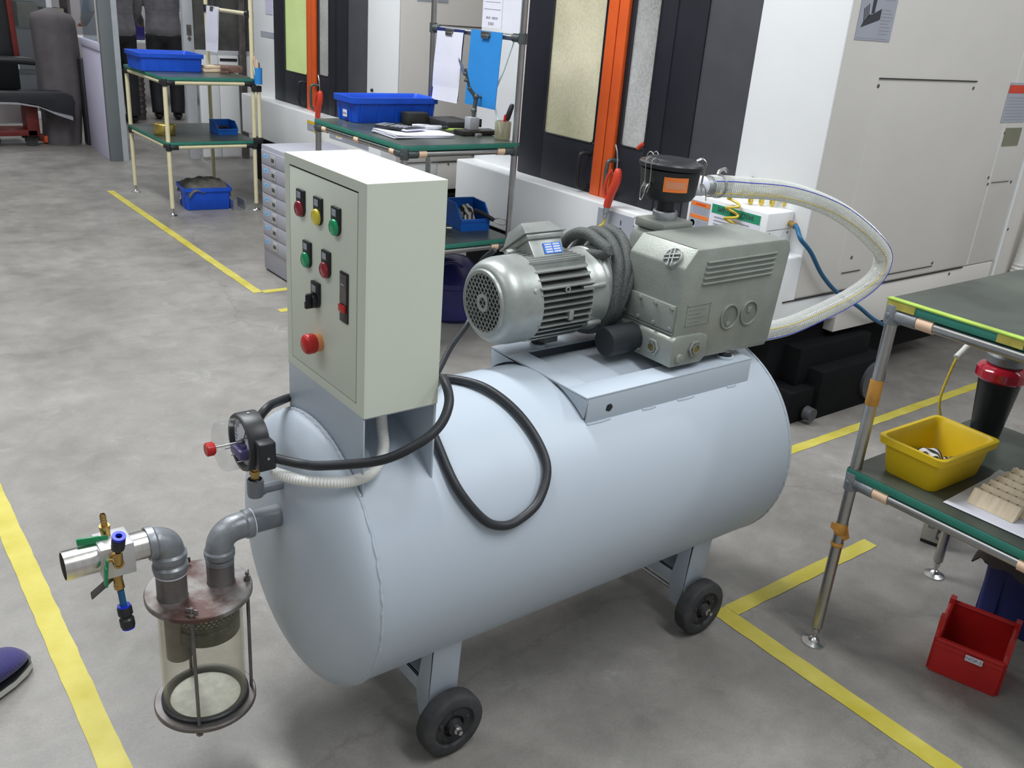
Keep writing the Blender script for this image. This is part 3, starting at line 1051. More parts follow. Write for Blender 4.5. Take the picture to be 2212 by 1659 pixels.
# label curved on the bowl
q = B()
A0, A1 = math.radians(-147), math.radians(-99)
n = 10
vs = []
for i in range(n + 1):
    a = A0 + (A1 - A0) * i / n
    for z in (1.112, 1.147):
        vs.append((FX + .0733 * math.cos(a), FY + .0733 * math.sin(a), z))
q.add(vs, [(2 * i, 2 * i + 1, 2 * i + 3, 2 * i + 2) for i in range(n)])
lb_ = q.build('orange_label', 'orange_lbl', fb)
q = B()
vs = []
for i in range(1, n):
    a = A0 + (A1 - A0) * i / n
    for z in (1.120, 1.137):
        vs.append((FX + .0736 * math.cos(a), FY + .0736 * math.sin(a), z))
q.add(vs, [(2 * i, 2 * i + 1, 2 * i + 3, 2 * i + 2) for i in range(n - 2)])
q.build('worn_print', mat('faded_print', (0.62, 0.26, 0.14), 0.6), lb_)
def clip(a, tilt=0):
    ca, sa = math.cos(a), math.sin(a)
    def P(r, s_, z):
        return (FX + r * ca - s_ * sa, FY + r * sa + s_ * ca, z)
    q = B()
    q.tube([P(.083, -.006, 1.105), P(.079, -.008, 1.125), P(.081, -.009, 1.160), P(.083, -.009, 1.178), P(.072, -.009, 1.187), P(.060, -.008, 1.181)], .0012, 6, 5)
    q.tube([P(.083, .006, 1.105), P(.079, .008, 1.125), P(.081, .009, 1.160), P(.083, .009, 1.178), P(.072, .009, 1.187), P(.060, .008, 1.181)], .0012, 6, 5)
    q.tube([P(.082, -.007, 1.128), P(.092, -.006, 1.112), P(.094, -.004, 1.092), P(.096, .002, 1.088), P(.094, .006, 1.100), P(.090, .007, 1.116), P(.082, .007, 1.126)], .0012, 6, 5)
    q.obox(P(.080, 0, 1.122), (.004 * ca, .004 * sa, 0), (-.008 * sa, .008 * ca, 0), (0, 0, .004))
    q.build('wire_clip', 'steel', flt)
for a in (math.radians(182), math.radians(-42), math.radians(85)):
    clip(a)
# hose connector with white thread tape
q = B().lathe([(.060, .014), (.074, .021), (.094, .0215), (.096, .024), (.120, .024), (.122, .0215), (.175, .0215), (.175, .018)], (FX, FY, 1.118), (.97, 0, -.07), 32)
hc = q.build('hose_connector', 'zinc', flt)
q = B().lathe([(.072, .0225), (.080, .0250), (.090, .0242), (.098, .0256), (.108, .0246), (.122, .0256), (.126, .0235)], (FX, FY, 1.118), (.97, 0, -.07), 28)
q.build('thread_tape', 'paper', hc, label='white thread tape')

# ------------------------------------------------------------------ clear spiral hose
hp_ = [(1.850, 1.570, 1.1075), (1.904, 1.570, 1.104), (1.960, 1.570, 1.099), (2.182, 1.570, 1.074), (2.420, 1.570, 1.013), (2.600, 1.562, 0.932), (2.705, 1.552, 0.862),
       (2.722, 1.550, 0.810), (2.680, 1.550, 0.762), (2.567, 1.550, 0.721), (2.425, 1.560, 0.684), (2.285, 1.570, 0.659), (2.12, 1.575, .668), (1.98, 1.572, .730),
       (1.90, 1.568, .790), (1.85, 1.566, .815), (1.820, 1.565, .800), (1.820, 1.565, .765)]
hose = B()
hose.tube(hp_, .0275, 22, 8, cap=False)
hs = hose.build('clear_hose', 'hose')
tag(hs, 'transparent spiral reinforced hose looping from the black filter round behind the pump', 'hose')
def catmull(P, sub):
    P = [V(p) for p in P]
    Q = []
    for i in range(len(P) - 1):
        p0 = P[i - 1] if i else P[0] * 2 - P[1]
        p1, p2 = P[i], P[i + 1]
        p3 = P[i + 2] if i < len(P) - 2 else P[-1] * 2 - P[-2]
        for k in range(sub):
            t = k / sub
            Q.append(0.5 * ((2 * p1) + (p2 - p0) * t + (2 * p0 - 5 * p1 + 4 * p2 - p3) * t * t + (3 * p1 - p0 - 3 * p2 + p3) * t ** 3))
    Q.append(P[-1])
    return Q
def frames(Q):
    u = V((0, 0, 1))
    out = []
    for i, p in enumerate(Q):
        a = Q[max(0, i - 1)]
        c = Q[min(len(Q) - 1, i + 1)]
        t = (c - a).normalized()
        u = (u - t * u.dot(t)).normalized()
        out.append((p, t, u, t.cross(u)))
    return out
Q = catmull(hp_, 40)
FR = frames(Q)
L_ = 0
hel, blue_l, yel_l = [], [], []
for i in range(1, len(FR)):
    L_ += (FR[i][0] - FR[i - 1][0]).length
PITCH = .0076
tot = L_
steps = int(tot / PITCH * 14)
cum = [0]
for i in range(1, len(FR)):
    cum.append(cum[-1] + (FR[i][0] - FR[i - 1][0]).length)
j = 0
for k in range(steps + 1):
    d = tot * k / steps
    while j < len(cum) - 2 and cum[j + 1] < d:
        j += 1
    f_ = (d - cum[j]) / max(1e-9, cum[j + 1] - cum[j])
    p = FR[j][0].lerp(FR[j + 1][0], f_)
    _, t, u, w2 = FR[j]
    a = d / PITCH * 2 * PI
    hel.append(p + (u * math.cos(a) + w2 * math.sin(a)) * .0276)
B().tube(hel, .00110, 5, smooth=False).build('spiral', mat('hose_spiral', (0.62, 0.64, 0.62), 0.15, var=0.03), hs)
for nm, ang_, c in (('blue_line', -.95, 'bluefit'), ('yellow_reflection', -2.1, 'yellowtube')):  # yellow strip paints in a reflected tint along the hose bottom
    pts = [p + (u * math.cos(ang_) + w2 * -math.sin(ang_)) * .0285 for p, t, u, w2 in FR[::8]]
    B().tube(pts, .0011, 5, smooth=False).build(nm, c, hs)
# clamp
p, t, u, w2 = FR[26]
q = B().lathe([(-.004, .0290), (-.004, .0305), (.004, .0305), (.004, .0290)], p, t, 36, closed=True)
q.tube([p + u * .030 - t * .008, p + u * .040 - t * .002, p + u * .044 + t * .016, p + u * .038 + t * .026], .0045, 8, 4)
q.build('hose_clamp', 'steel', hs)

# ------------------------------------------------------------------ pressure gauge on the tank head
gg = thing('pressure_gauge', 'black contact pressure gauge with clear dome and red knob on tank end', 'gauge', (0.584, 1.475, .640))
GZ = .722
GX = .596
q = B().lathe([(.0, 0), (.0, .050), (.003, .0550), (.036, .0550), (.040, .0530), (.040, .047), (.030, .046), (.030, 0)], (GX, 1.475, GZ), (-1, 0, 0), 56)
gc = q.build('gauge_case', 'black', gg)
q = B().lathe([(.0305, 0), (.0305, .0455)], (GX, 1.475, GZ), (-1, 0, 0), 40)
dl = q.build('dial', 'paper', gc, label='white dial')
q = B()
for k in range(25):
    a = math.radians(225 - k * 270 / 24)
    r0 = .034 if k % 4 else .030
    c_ = V((GX - .0312, 1.475 - math.cos(a) * (r0 + .040) / 2, GZ + math.sin(a) * (r0 + .040) / 2))
    q.obox(c_, (.0003, 0, 0), (0, -math.cos(a) * (.040 - r0) / 2, math.sin(a) * (.040 - r0) / 2), (0, math.sin(a) * .0005, math.cos(a) * .0005))
q.build('scale_marks', 'ink', dl)
q = B().obox((GX - .033, 1.470, GZ + .006), (.0004, 0, 0), (0, -.010, .020), (0, .0012, .0008))
q.cyl((GX - .031, 1.475, GZ), (GX - .035, 1.475, GZ), .004, n=14)
q.build('needle', 'ink', dl)
q = B()
q.box(.548, 1.452, GZ - .026, .568, 1.498, GZ - .008)
q.box(.556, 1.462, GZ - .008, .568, 1.488, GZ - .002)
q.build('contact_block', mat('violet_contacts', (0.10, 0.08, 0.22), 0.4), gc, bevel=.001, doubles=False)
q = B()
for y in (1.445, 1.475, 1.505):
    q.cyl((.569, y, GZ - .022), (.540, y, GZ - .022), .0012, n=6)
q.cyl((.569, 1.475, GZ + .001), (.508, 1.475, GZ + .001), .002, n=8)
q.cyl((.569, 1.452, GZ + .018), (.545, 1.452, GZ + .018), .0015, n=6)
q.build('contact_pin', 'steel', gc, split=True)
q = B().lathe([(.038, .0470), (.072, .0465), (.076, .044), (.078, .036), (.078, .008), (.088, .0065)], (GX, 1.475, GZ), (-1, 0, 0), 48)
q.build('dome', 'dome', gg, label='clear plastic dome', ang=60)
q = B().lathe([(.086, 0), (.086, .0105), (.089, .012), (.100, .012), (.102, .0105), (.102, 0)], (GX, 1.475, GZ), (-1, 0, 0), 24)
for k in range(18):
    a = k * PI / 9
    q.obox((GX - .0945, 1.475 + .0118 * math.cos(a), GZ + .0118 * math.sin(a)), (.006, 0, 0), (0, .0008 * math.cos(a), .0008 * math.sin(a)), (0, -.0009 * math.sin(a), .0009 * math.cos(a)))
q.build('setting_knob', 'red', gg, label='red knob')
q = B().lathe([(0, 0), (0, .0085), (.010, .0085), (.011, .011), (.018, .011), (.018, .008), (.026, .008), (.026, 0)], (0.584, 1.475, .640), (0, 0, 1), 6)
q.build('brass_nut', 'brass', gg)
q = B().box(.564, 1.402, GZ - .031, .597, 1.430, GZ + .024)
tb_ = q.build('terminal_housing', 'black', gg, bevel=.004, seg=3)
B().lathe([(0, 0), (0, .0028), (.0015, .0024), (.0018, 0)], (.581, 1.402, GZ - .006), (0, -1, 0), 12).build('cover_screw', 'steel', tb_)
q = B()
for a in (PI / 2, -PI / 2 + .5):
    q.lathe([(.0545, .003), (.0563, .0028), (.0567, 0)], (0.576, 1.475, GZ), (0, math.cos(a), math.sin(a)), 10)
q.build('case_screw', 'steel', gc, split=True)

# ------------------------------------------------------------------ cables
q = B().tube([(.592, 1.418, .709), (.633, 1.380, .703), (.654, 1.330, .717), (.721, 1.250, .747), (.774, 1.215, .781), (.820, 1.215, .807), (.851, 1.235, .837), (.868, 1.275, .858), (.885, 1.32, .845), (.90, 1.37, .80)], .0088, 14, 8)
tag(q.build('black_cable', 'rubber'), 'thick black rubber cable running from the gauge round the control box corner', 'cable')
q = B().tube([(.90, 1.385, .79), (.93, 1.46, .765), (.97, 1.52, .748), (1.039, 1.521, .743), (1.083, 1.436, .744), (1.108, 1.335, .708), (1.113, 1.255, .642), (1.071, 1.217, .587), (1.012, 1.206, .562), (.967, 1.206, .563),
              (.928, 1.217, .587), (.893, 1.258, .646), (.892, 1.334, .712), (.888, 1.38, .76)], .0092, 14, 8)
tag(q.build('black_cable', 'rubber'), 'thick black rubber cable lying in a big loop over the tank top', 'cable')
q = B().tube([(.596, 1.492, .725), (.604, 1.496, .752), (.628, 1.508, .766), (.665, 1.550, .752), (.720, 1.612, .727), (.77, 1.66, .70)], .0085, 12, 6)
tag(q.build('black_cable', 'rubber'), 'short black cable curving from behind the gauge to the far side of the tank', 'cable')
q = B().tube([(1.245, 1.655, .976), (1.23, 1.69, .93), (1.235, 1.70, .84), (1.200, 1.682, .793), (1.100, 1.599, .780), (1.020, 1.524, .765), (.95, 1.46, .756), (.90, 1.43, .755)], .0065, 10, 8)
tag(q.build('motor_cable', 'rubber'), 'thin dark cable from the electric motor down to the control box', 'cable')
q = B()
q.tube([(.601, 1.428, .671), (.628, 1.368, .677), (.670, 1.306, .690), (.707, 1.292, .695), (.742, 1.300, .702), (.772, 1.325, .725), (.778, 1.342, .760), (.776, 1.348, .811)], .0100, 16, 22,
       rf=lambda i, m: 1.0 + (.10 if i % 2 else -.06), cap=True)
wc = q.build('white_conduit', 'whiteplastic')
tag(wc, 'white corrugated conduit hanging from the control box to the pressure gauge', 'conduit')

# ------------------------------------------------------------------ separator jar
JX, JY, JT, JB = .466, 1.475, .430, .180
jar = thing('separator_jar', 'clear yellowed cylinder jar with rusty round lid hanging from the tank pipe', 'jar', (JX, JY, JB - .008))
q = B().lathe([(-.004, 0), (-.004, .096), (-.002, .098), (.006, .098), (.008, .096), (.008, 0)], (JX, JY, JT), (0, 0, 1), 72)
lid = q.build('lid', 'rust', jar)
q = B().lathe([(-.008, 0), (-.008, .095), (-.006, .097), (.001, .097), (.003, .095), (.003, 0)], (JX, JY, JB), (0, 0, 1), 72)
bp_ = q.build('base_plate', 'rim_steel', jar)
q = B().lathe([(.0032, 0), (.0032, .069)], (JX, JY, JB), (0, 0, 1), 64)
q.build('bottom_disc', 'disc', bp_)
q = B().lathe([(.002, .067), (.002, .083), (.010, .083), (.012, .080), (.010, .071), (.006, .067)], (JX, JY, JB), (0, 0, 1), 64, closed=True)
q.build('gasket', 'rubber', bp_)
q = B().lathe([(.006, .0745), (.006, .0780), (JT - JB - .003, .0780), (JT - JB - .003, .0745)], (JX, JY, JB), (0, 0, 1), 72, closed=True)
q.build('cylinder_wall', 'jar', jar, label='transparent yellowed wall')
for k, a in enumerate((-2.05, -.25, 1.55)):
    x, y = JX + .0885 * math.cos(a), JY + .0885 * math.sin(a)
    rod = B().cyl((x, y, JB - .014), (x, y, JT + .026), .0034, n=12).build('tie_rod', 'rim_steel', jar)
    q = B().lathe([(0, 0), (0, .007), (.006, .0065), (.007, 0)], (x, y, JT + .008), (0, 0, 1), 6)
    for s_ in (-1, 1):
        q.obox((x + s_ * .008 * math.cos(a + 1.2), y + s_ * .008 * math.sin(a + 1.2), JT + .018), (.005 * math.cos(a + 1.2), .005 * math.sin(a + 1.2), s_ * 0), (-.0012 * math.sin(a + 1.2), .0012 * math.cos(a + 1.2), 0), (0, 0, .006))
    q.build('wing_nut', 'rim_steel', rod, bevel=.0008, doubles=False)
    B().lathe([(0, 0), (0, .007), (.006, .007), (.006, 0)], (x, y, JB - .016), (0, 0, 1), 6).build('hex_nut', 'rim_steel', rod)
q = B().lathe([(0, 0), (0, .009), (.008, .009), (.016, .006), (.020, 0)], (JX - .005, JY - .01, JB - .008), (0, 0, -1), 12)
q.build('drain_valve', 'brass', bp_)
# strainer inside
q = B().lathe([(-.004, 0), (-.004, .058), (-.058, .060), (-.060, .0625), (-.088, .0625), (-.089, .058), (-.082, .056), (-.082, 0)], (JX + .010, JY, JT), (0, 0, 1), 40)
st = q.build('strainer', 'mesh', jar)
q = B()
for k in range(40):
    a = 2 * PI * k / 40
    for j in range(9):
        z = JT - .010 - j * .006
        a2 = a + (PI / 40 if j % 2 else 0)
        q.obox((JX + .010 + .0592 * math.cos(a2), JY + .0592 * math.sin(a2), z), (.0003 * math.cos(a2), .0003 * math.sin(a2), 0), (-.0018 * math.sin(a2), .0018 * math.cos(a2), 0), (0, 0, .0012))
q.build('strainer_holes', 'disc', st, doubles=False)
q = B().cyl((JX - .044, JY, JT - .004), (JX - .044, JY, JT - .130), .024, n=28)
q.build('inner_tube', 'rim_steel', jar)
# ports on the lid
for x, r_, h_ in ((.509, .0255, .052), (.417, .0275, .056)):
    B().lathe([(0, 0), (0, r_ + .002), (.004, r_), (h_, r_), (h_ + .001, r_ - .005), (h_ + .001, 0)], (x, JY, JT + .006), (0, 0, 1), 40).build('port', 'rim_steel', lid)

# ------------------------------------------------------------------ elbow from tank to jar
def elbow(q, p0, c, p1, r, collar=1.13, n=28):
    """p0 -> corner c -> p1, bend with collars"""
    p0, c, p1 = V(p0), V(c), V(p1)
    a = (p0 - c)
    d = (p1 - c)
    R1 = min(a.length, d.length) * .80
    A, D = c + a.normalized() * R1, c + d.normalized() * R1
    arc = []
    for i in range(11):
        t = i / 10
        arc.append(A * (1 - t) ** 2 + c * 2 * t * (1 - t) * 1.0 + D * t * t)
    pts = [p0] + arc + [p1]
    q.tube(pts, r, n, smooth=False)
    for s_, e in ((p0, a), (p1, d)):
        q.lathe([(0, r * .86), (0, r * collar), (.003, r * (collar + .02)), (.012, r * (collar + .02)), (.016, r)], s_, -e, n)
el = thing('pipe_elbow', 'dull grey pipe elbow turning from the tank head down to the jar lid', 'pipe elbow', (.509, 1.475, JT + .058))
q = B()
elbow(q, (.572, 1.475, PZ), (.509, 1.475, PZ), (.509, 1.475, JT + .066), .0255, collar=1.10)
q.build('elbow_body', 'galv', el, doubles=False)
B().lathe([(0, .0225), (0, .0275), (.0022, .0275), (.0022, .0225)], (.5725, 1.475, PZ), (1, 0, 0), 28, closed=True).build('sealing_tape', 'paper', el)
B().lathe([(0, .020), (0, .0262), (.010, .0262), (.012, .0235), (.016, .0235)], (.509, 1.475, JT + .052), (0, 0, 1), 32).build('nipple', 'galv', el)

# ------------------------------------------------------------------ inlet pipe with valve block
vm = thing('valve_manifold', 'polished inlet pipe with square aluminium block and two green handled valves', 'pipe', (.41, 1.475, JT + .062))
PZ2 = .562
q = B()
elbow(q, (.379, 1.475, PZ2 + .000), (.417, 1.475, PZ2 + .000), (.417, 1.475, .520), .0270)
q.build('elbow', 'galv', vm, doubles=False)
q = B().lathe([(0, .024), (0, .0300), (.010, .0318), (.016, .0318), (.020, .0275), (.034, .0275)], (.417, 1.475, JT + .062), (0, 0, 1), 36)
q.build('union_nut', 'galv', vm)
B().lathe([(0, .022), (0, .0290), (.004, .0290), (.004, .022)], (.417, 1.475, JT + .0585), (0, 0, 1), 32, closed=True).build('sealing_tape', 'paper', vm)
q = B().pipe((.382, 1.475, PZ2), (.241, 1.475, PZ2), .0262, .0022, 48)
q.build('straight_pipe', 'stainless', vm)
q = B().box(.296, 1.444, PZ2 - .030, .351, 1.506, PZ2 + .030)
blk = q.build('manifold_block', 'mill', vm, bevel=.0015)

def ball_valve(o, d, h, name='ball_valve', length=.036, side=1, hm='green'):
    """o base point, d axis out of the block, h handle direction"""
    o, d, h = V(o), V(d).normalized(), V(h).normalized()
    q = B()
    q.lathe([(0, 0), (0, .0062), (.006, .0062), (.006, .0088), (.012, .0088), (.012, .0075), (.022, .0085), (.026, .0085), (.026, .0092), (.033, .0092), (.033, .0055), (length + .006, .0050), (length + .006, 0)], o, d, 12)
    n2 = d.cross(h) * side
    q.cyl(o + d * .017, o + d * .017 + n2 * .015, .0032, n=10)
    va = q.build(name, 'brass', vm)
    c_ = o + d * .017 + n2 * .0155
    hb = B()
    hb.obox(c_ + h * .006, h * .009, d * .0055, n2 * .0015)
    hb.obox(c_ + h * .029 + n2 * .001, h * .018, d * .0070, n2 * .0022)
    hb.build('valve_handle', hm, va, bevel=.0015, doubles=False, label='green handle' if hm == 'green' else 'dull metal handle')
    return va
v1 = ball_valve((.318, 1.492, PZ2 + .016), (-0.05, 0.0, 1), (-1, .2, 0.0))
q = B().lathe([(0, .0045), (.002, .0058), (.005, .0045), (.007, .0058), (.010, .0045), (.012, .0058), (.016, .004)], (.3160, 1.492, PZ2 + .056), (-.05, 0, 1), 14)
q.build('barb', 'brass', v1)
v2 = ball_valve((.316, 1.444, PZ2 + .016), (0, -1, 0), (-.12, -.05, -1), length=.024, side=-1)
q = B().tube([(.316, 1.425, PZ2 + .016), (.316, 1.414, PZ2 + .018), (.316, 1.411, PZ2 + .026), (.316, 1.411, PZ2 + .040)], .0070, 12, 5)
q.build('elbow_fitting', 'brass', v2)
def push_fit(p, d, parent):
    p, d = V(p), V(d).normalized()
    q = B().lathe([(-.010, .0042), (0, .0055), (0, .0105), (.004, .0112), (.020, .0112), (.023, .0105), (.023, .005)], p, d, 20)
    f = q.build('push_fitting', 'black', parent)
    B().lathe([(.023, .0050), (.023, .0100), (.027, .0115), (.030, .0112), (.030, .0055), (.024, .005)], p, d, 24).build('release_ring', 'bluefit', f)
    return f
push_fit((.316, 1.410, PZ2 + .048), (.06, -.30, 1), v2)
v3 = ball_valve((.322, 1.462, PZ2 - .030), (.03, -.10, -1), (-.8, -.3, -.3), 'lower_valve', hm='rim_steel')
q = B().cyl((.324, 1.457, PZ2 - .066), (.326, 1.453, PZ2 - .106), .0058, n=14)
tb2 = q.build('blue_tube', 'bluetube', v3)
q = B()
d_ = V((.06, -.12, -1)).normalized()
q.lathe([(0, .006), (0, .0118), (.003, .0128), (.015, .0128), (.018, .0100), (.022, .0100), (.025, .0128), (.038, .0128), (.041, .0118), (.041, .005)], (.326, 1.453, PZ2 - .100), d_, 20)
cf_ = q.build('tube_coupler', 'black', v3)
for t0 in (-.003, .041):
    B().lathe([(0, .005), (0, .0112), (.003, .0112), (.003, .005)], V((.326, 1.453, PZ2 - .100)) + d_ * t0, d_, 20, closed=True).build('release_ring', 'bluefit', cf_)

# ================================================================== WORKBENCHES
def bench(label, x0, x1, y0, y1, zt, zs, pipe, joint, clipm, group, rack=None, edge='mat_edge', rack_y=None):
    t = thing('pipe_workbench', label, 'workbench', ((x0 + x1) / 2, (y0 + y1) / 2, 0))
    e = .014
    zr = zt - .035
    for nm, z in (('work_top', zt), ('lower_shelf', zs)):
        q = B()
        q.box(x0 - e, y0 - e, z - .020, x1 + e, y1 + e, z)
        o = q.build(nm, [edge], t, bevel=.001)
        q = B().box(x0 - e + .001, y0 - e + .001, z - .0005, x1 + e - .001, y1 + e - .001, z + .0015)
        q.build('surface_mat', 'mat_top', o)
    for (x, y) in ((x0, y0), (x1, y0), (x1, y1), (x0, y1)):
        if rack_y and x == x1 and y == y1:
            y = rack_y
        hi = zr
        if rack and x == x1:
            hi = rack
        if hi > zr:
            q = B().cyl((x + .0, y, .052), (x, y, hi), .014, n=20)
        else:
            q = B().cyl((x, y, .052), (x, y, zr - .0), .014, n=20)
        lg = q.build('leg', pipe, t)
        q = B()
        q.lathe([(0, 0), (0, .030), (.004, .030), (.010, .015), (.018, .010), (.020, .006), (.055, .006), (.055, 0)], (x, y, 0), (0, 0, 1), 28)
        q.lathe([(.034, 0), (.034, .010), (.046, .010), (.046, 0)], (x, y, 0), (0, 0, 1), 6)
        q.build('foot', 'steel', lg)
        for z in (zr, zs - .035):
            q = B()
            q.lathe([(-.022, .0145), (-.022, .0185), (.024, .0185), (.024, .0145)], (x, y, z), (0, 0, 1), 24, closed=True)
            sx = 1 if x == x0 else -1
            sy = 1 if y == y0 else -1
            for d in ((sx, 0, 0), (0, sy, 0)):
                q.cyl((x + d[0] * .012, y + d[1] * .012, z), (x + d[0] * .062, y + d[1] * .062, z), .0178, n=20)
            q.cyl((x - sx * .012, y - sy * .004, z + .0), (x - sx * .020, y - sy * .004, z), .006, n=8)
            q.build('pipe_joint', joint, t, bevel=.0008, doubles=False)
    for z in (zr, zs - .035):
        for y in (y0, y1):
            q = B().cyl((x0 + .055, y, z), (x1 - .055, y, z), .0135, n=20)
            q.build('rail', pipe, t)
        for x in (x0, x1):
            q = B().cyl((x, y0 + .055, z), (x, y1 - .055, z), .0135, n=20)
            q.build('rail', pipe, t)
        if clipm:
            for y in (y0, y1):
                for x in (x0 + .082, x1 - .082):
                    B().lathe([(-.019, .0138), (-.019, .0165), (.019, .0165), (.019, .0138)], (x, y, z), (1, 0, 0), 20, closed=True).build('rail_clip', clipm, t)
            for x in (x0, x1):
                for y in (y0 + .082, (y0 + y1) / 2, y1 - .082):
                    B().lathe([(-.019, .0138), (-.019, .0165), (.019, .0165), (.019, .0138)], (x, y, z), (0, 1, 0), 20, closed=True).build('rail_clip', clipm, t)
    return t

near = bench('steel pipe workbench at right edge with green top and taped front leg', 1.925, 2.527, .18, 1.040, .95, .52, 'chrome', 'galv', 'cream', None)
# coloured tape along the near bench edge and on its leg
q = B()
q.box(1.9095, .18, .9495, 1.930, 1.056, .9525)
s_ = q.build('edge_tape', 'lime', near)
q = B()
for y0_, y1_ in ((1.052, .985), (.80, .745), (.70, .62), (.50, .44)):
    q.box(1.9098, y1_, .931, 1.9115, y0_, .9485)
q.build('old_tape', 'peel', near, split=True)
for z0_, z1_ in ((.690, .755), (.335, .368), (.30, .312)):
    q = B().lathe([(z0_, .0142), (z0_ + .003, .0156), (z1_ - .004, .0153), (z1_, .0144)], (1.925, 1.040, 0), (0, 0, 1), 22, closed=True)
    q.build('leg_tape', 'ochre', near)
q = B().add([(1.909, 1.043, .366), (1.925, 1.022, .361), (1.936, 1.018, .330), (1.921, 1.020, .325), (1.896, 1.052, .372), (1.902, 1.056, .352)],
            [(0, 1, 2, 3), (4, 0, 3, 5)])
q.build('loose_tape', 'ochre', near)

mid = bench('steel pipe workbench with rack behind the control box, holding a blue crate', 2.000, 2.570, 3.320, 4.110, .93, .50, 'chrome', 'joint', 'cream', None, rack=2.1, rack_y=4.03)
q = B().cyl((2.570, 3.33, 1.365), (2.570, 4.02, 1.365), .0135, n=16)
q.build('rack_rail', 'chrome', mid)
for y in (3.32, 4.03):
    q = B().lathe([(-.022, .0145), (-.022, .019), (.022, .019), (.022, .0145)], (2.570, y, 1.365), (0, 0, 1), 20, closed=True)
    s_ = 1 if y < 3.6 else -1
    q.cyl((2.570, y + s_ * .012, 1.365), (2.570, y + s_ * .062, 1.365), .018, n=18)
    q.build('pipe_joint', 'joint', mid)

far = bench('far workbench of cream coated pipe with black joints and a green top', 1.976, 2.568, 6.275, 7.100, .90, .49, 'cream_pipe', 'black', None, None, rack=2.0)
q = B().cyl((2.568, 6.28, 1.305), (2.568, 7.09, 1.305), .0135, n=14)
q.build('rack_rail', 'cream_pipe', far)
for y in (6.285, 7.09):
    q = B().lathe([(-.024, .0145), (-.024, .020), (.024, .020), (.024, .0145)], (2.568, y, 1.305), (0, 0, 1), 16, closed=True)
    s_ = 1 if y < 6.6 else -1
    q.cyl((2.568, y + s_ * .012, 1.305), (2.568, y + s_ * .062, 1.305), .019, n=14)
    q.build('pipe_joint', 'black', far)
q = B().cyl((2.606, 6.268, .49), (2.606, 6.268, .845), .0135, n=14)
q.build('extra_post', 'cream_pipe', far)
q = B()
for z in (.49, .835):
    q.box(2.555, 6.25, z - .02, 2.622, 6.287, z + .02)
q.build('post_joint', 'black', far, bevel=.004, split=True)

# ================================================================== BOXES AND BINS
def crate(name, label, cat, c, sx, sy, h, m, rz=0, taper=.93, wall=.004, rim=.012, band=True, group=None, m2=None):
    """open tapered crate standing on c"""
    t = thing(name, label, cat, c, group, rz)
    mt = Matrix.Translation(c) @ Matrix.Rotation(rz, 4, 'Z')
    q = B()
    hx, hy = sx / 2, sy / 2
    def ring(k, z, rr=.02, ins=0):
        pts = []
        for qx, qy, a0 in ((1, 1, 0), (-1, 1, 90), (-1, -1, 180), (1, -1, 270)):
            for j in range(4):
                a = math.radians(a0 + j * 30)
                pts.append((qx * (hx * k - ins - rr) + rr * math.cos(a), qy * (hy * k - ins - rr) + rr * math.sin(a), z))
        return pts
    prof = [(taper, 0, 0), (taper + .01, .003, -.001), (1, h - rim * 2.2, 0), (1, h - rim * 2.2, -.010), (1, h, -.011), (1, h, -.002), (1, h - rim, wall), (taper, .005, wall)]
    vs = []
    for k, z, ins in prof:
        vs += ring(k, z, .018, ins)
    n = 16
    fs = []
    for r in range(len(prof) - 1):
        for i in range(n):
            j = (i + 1) % n
            fs.append((r * n + i, r * n + j, (r + 1) * n + j, (r + 1) * n + i))
    fs.append(tuple(range(n))[::-1])
    fs.append(tuple((len(prof) - 1) * n + i for i in range(n)))
    q.add(vs, fs)
    if band:
        zz = h - rim * 2.2 - .012
        for s_ in (-1, 1):
            for i in range(-2, 3):
                x = i * sx * .21
                q.obox((x, s_ * (hy - .001 - (1 - taper) * hy * .5), h * .42), (.0018, 0, 0), (0, .0055, 0), (0, 0, h * .40))
            for i in (-1, 1):
                y = i * sy * .28
                q.obox((s_ * (hx - .001 - (1 - taper) * hx * .5), y, h * .42), (.0055, 0, 0), (0, .0018, 0), (0, 0, h * .40))
    q.xform(mt)
    o = q.build('crate_body', m, t, doubles=False)
    return t, o, mt

# blue crate on the middle bench
t, o, mt = crate('plastic_crate', 'blue crate with white paper label on the workbench behind the control box', 'crate', (2.325, 4.040, .9315), .45, .19, .115, 'blue', rz=0.0, taper=.95)
t2 = B().box(2.094, 4.008, .953, 2.097, 4.046, .984).xform(Matrix.Identity(4))
lb2 = t2.build('paper_label', 'paper', t)
q = B()
for y_, w_ in ((4.0405, .0035), (4.0335, .0020), (4.0265, .0030), (4.0190, .0025), (4.0125, .0020)):
    q.box(2.0930, y_ - w_, .966, 2.0941, y_ + w_, .972)
q.build('label_print', 'greyink', lb2)
# big dark blue crate on the far bench
t, o, mt = crate('plastic_crate', 'long blue crate on top of the far cream pipe workbench', 'crate', (2.145, 6.78, .9015), .415, .33, .115, 'blue', taper=.96)
B().box(1.962, 6.69, .93, 1.966, 6.70, .985).build('white_mark', 'paper', t)
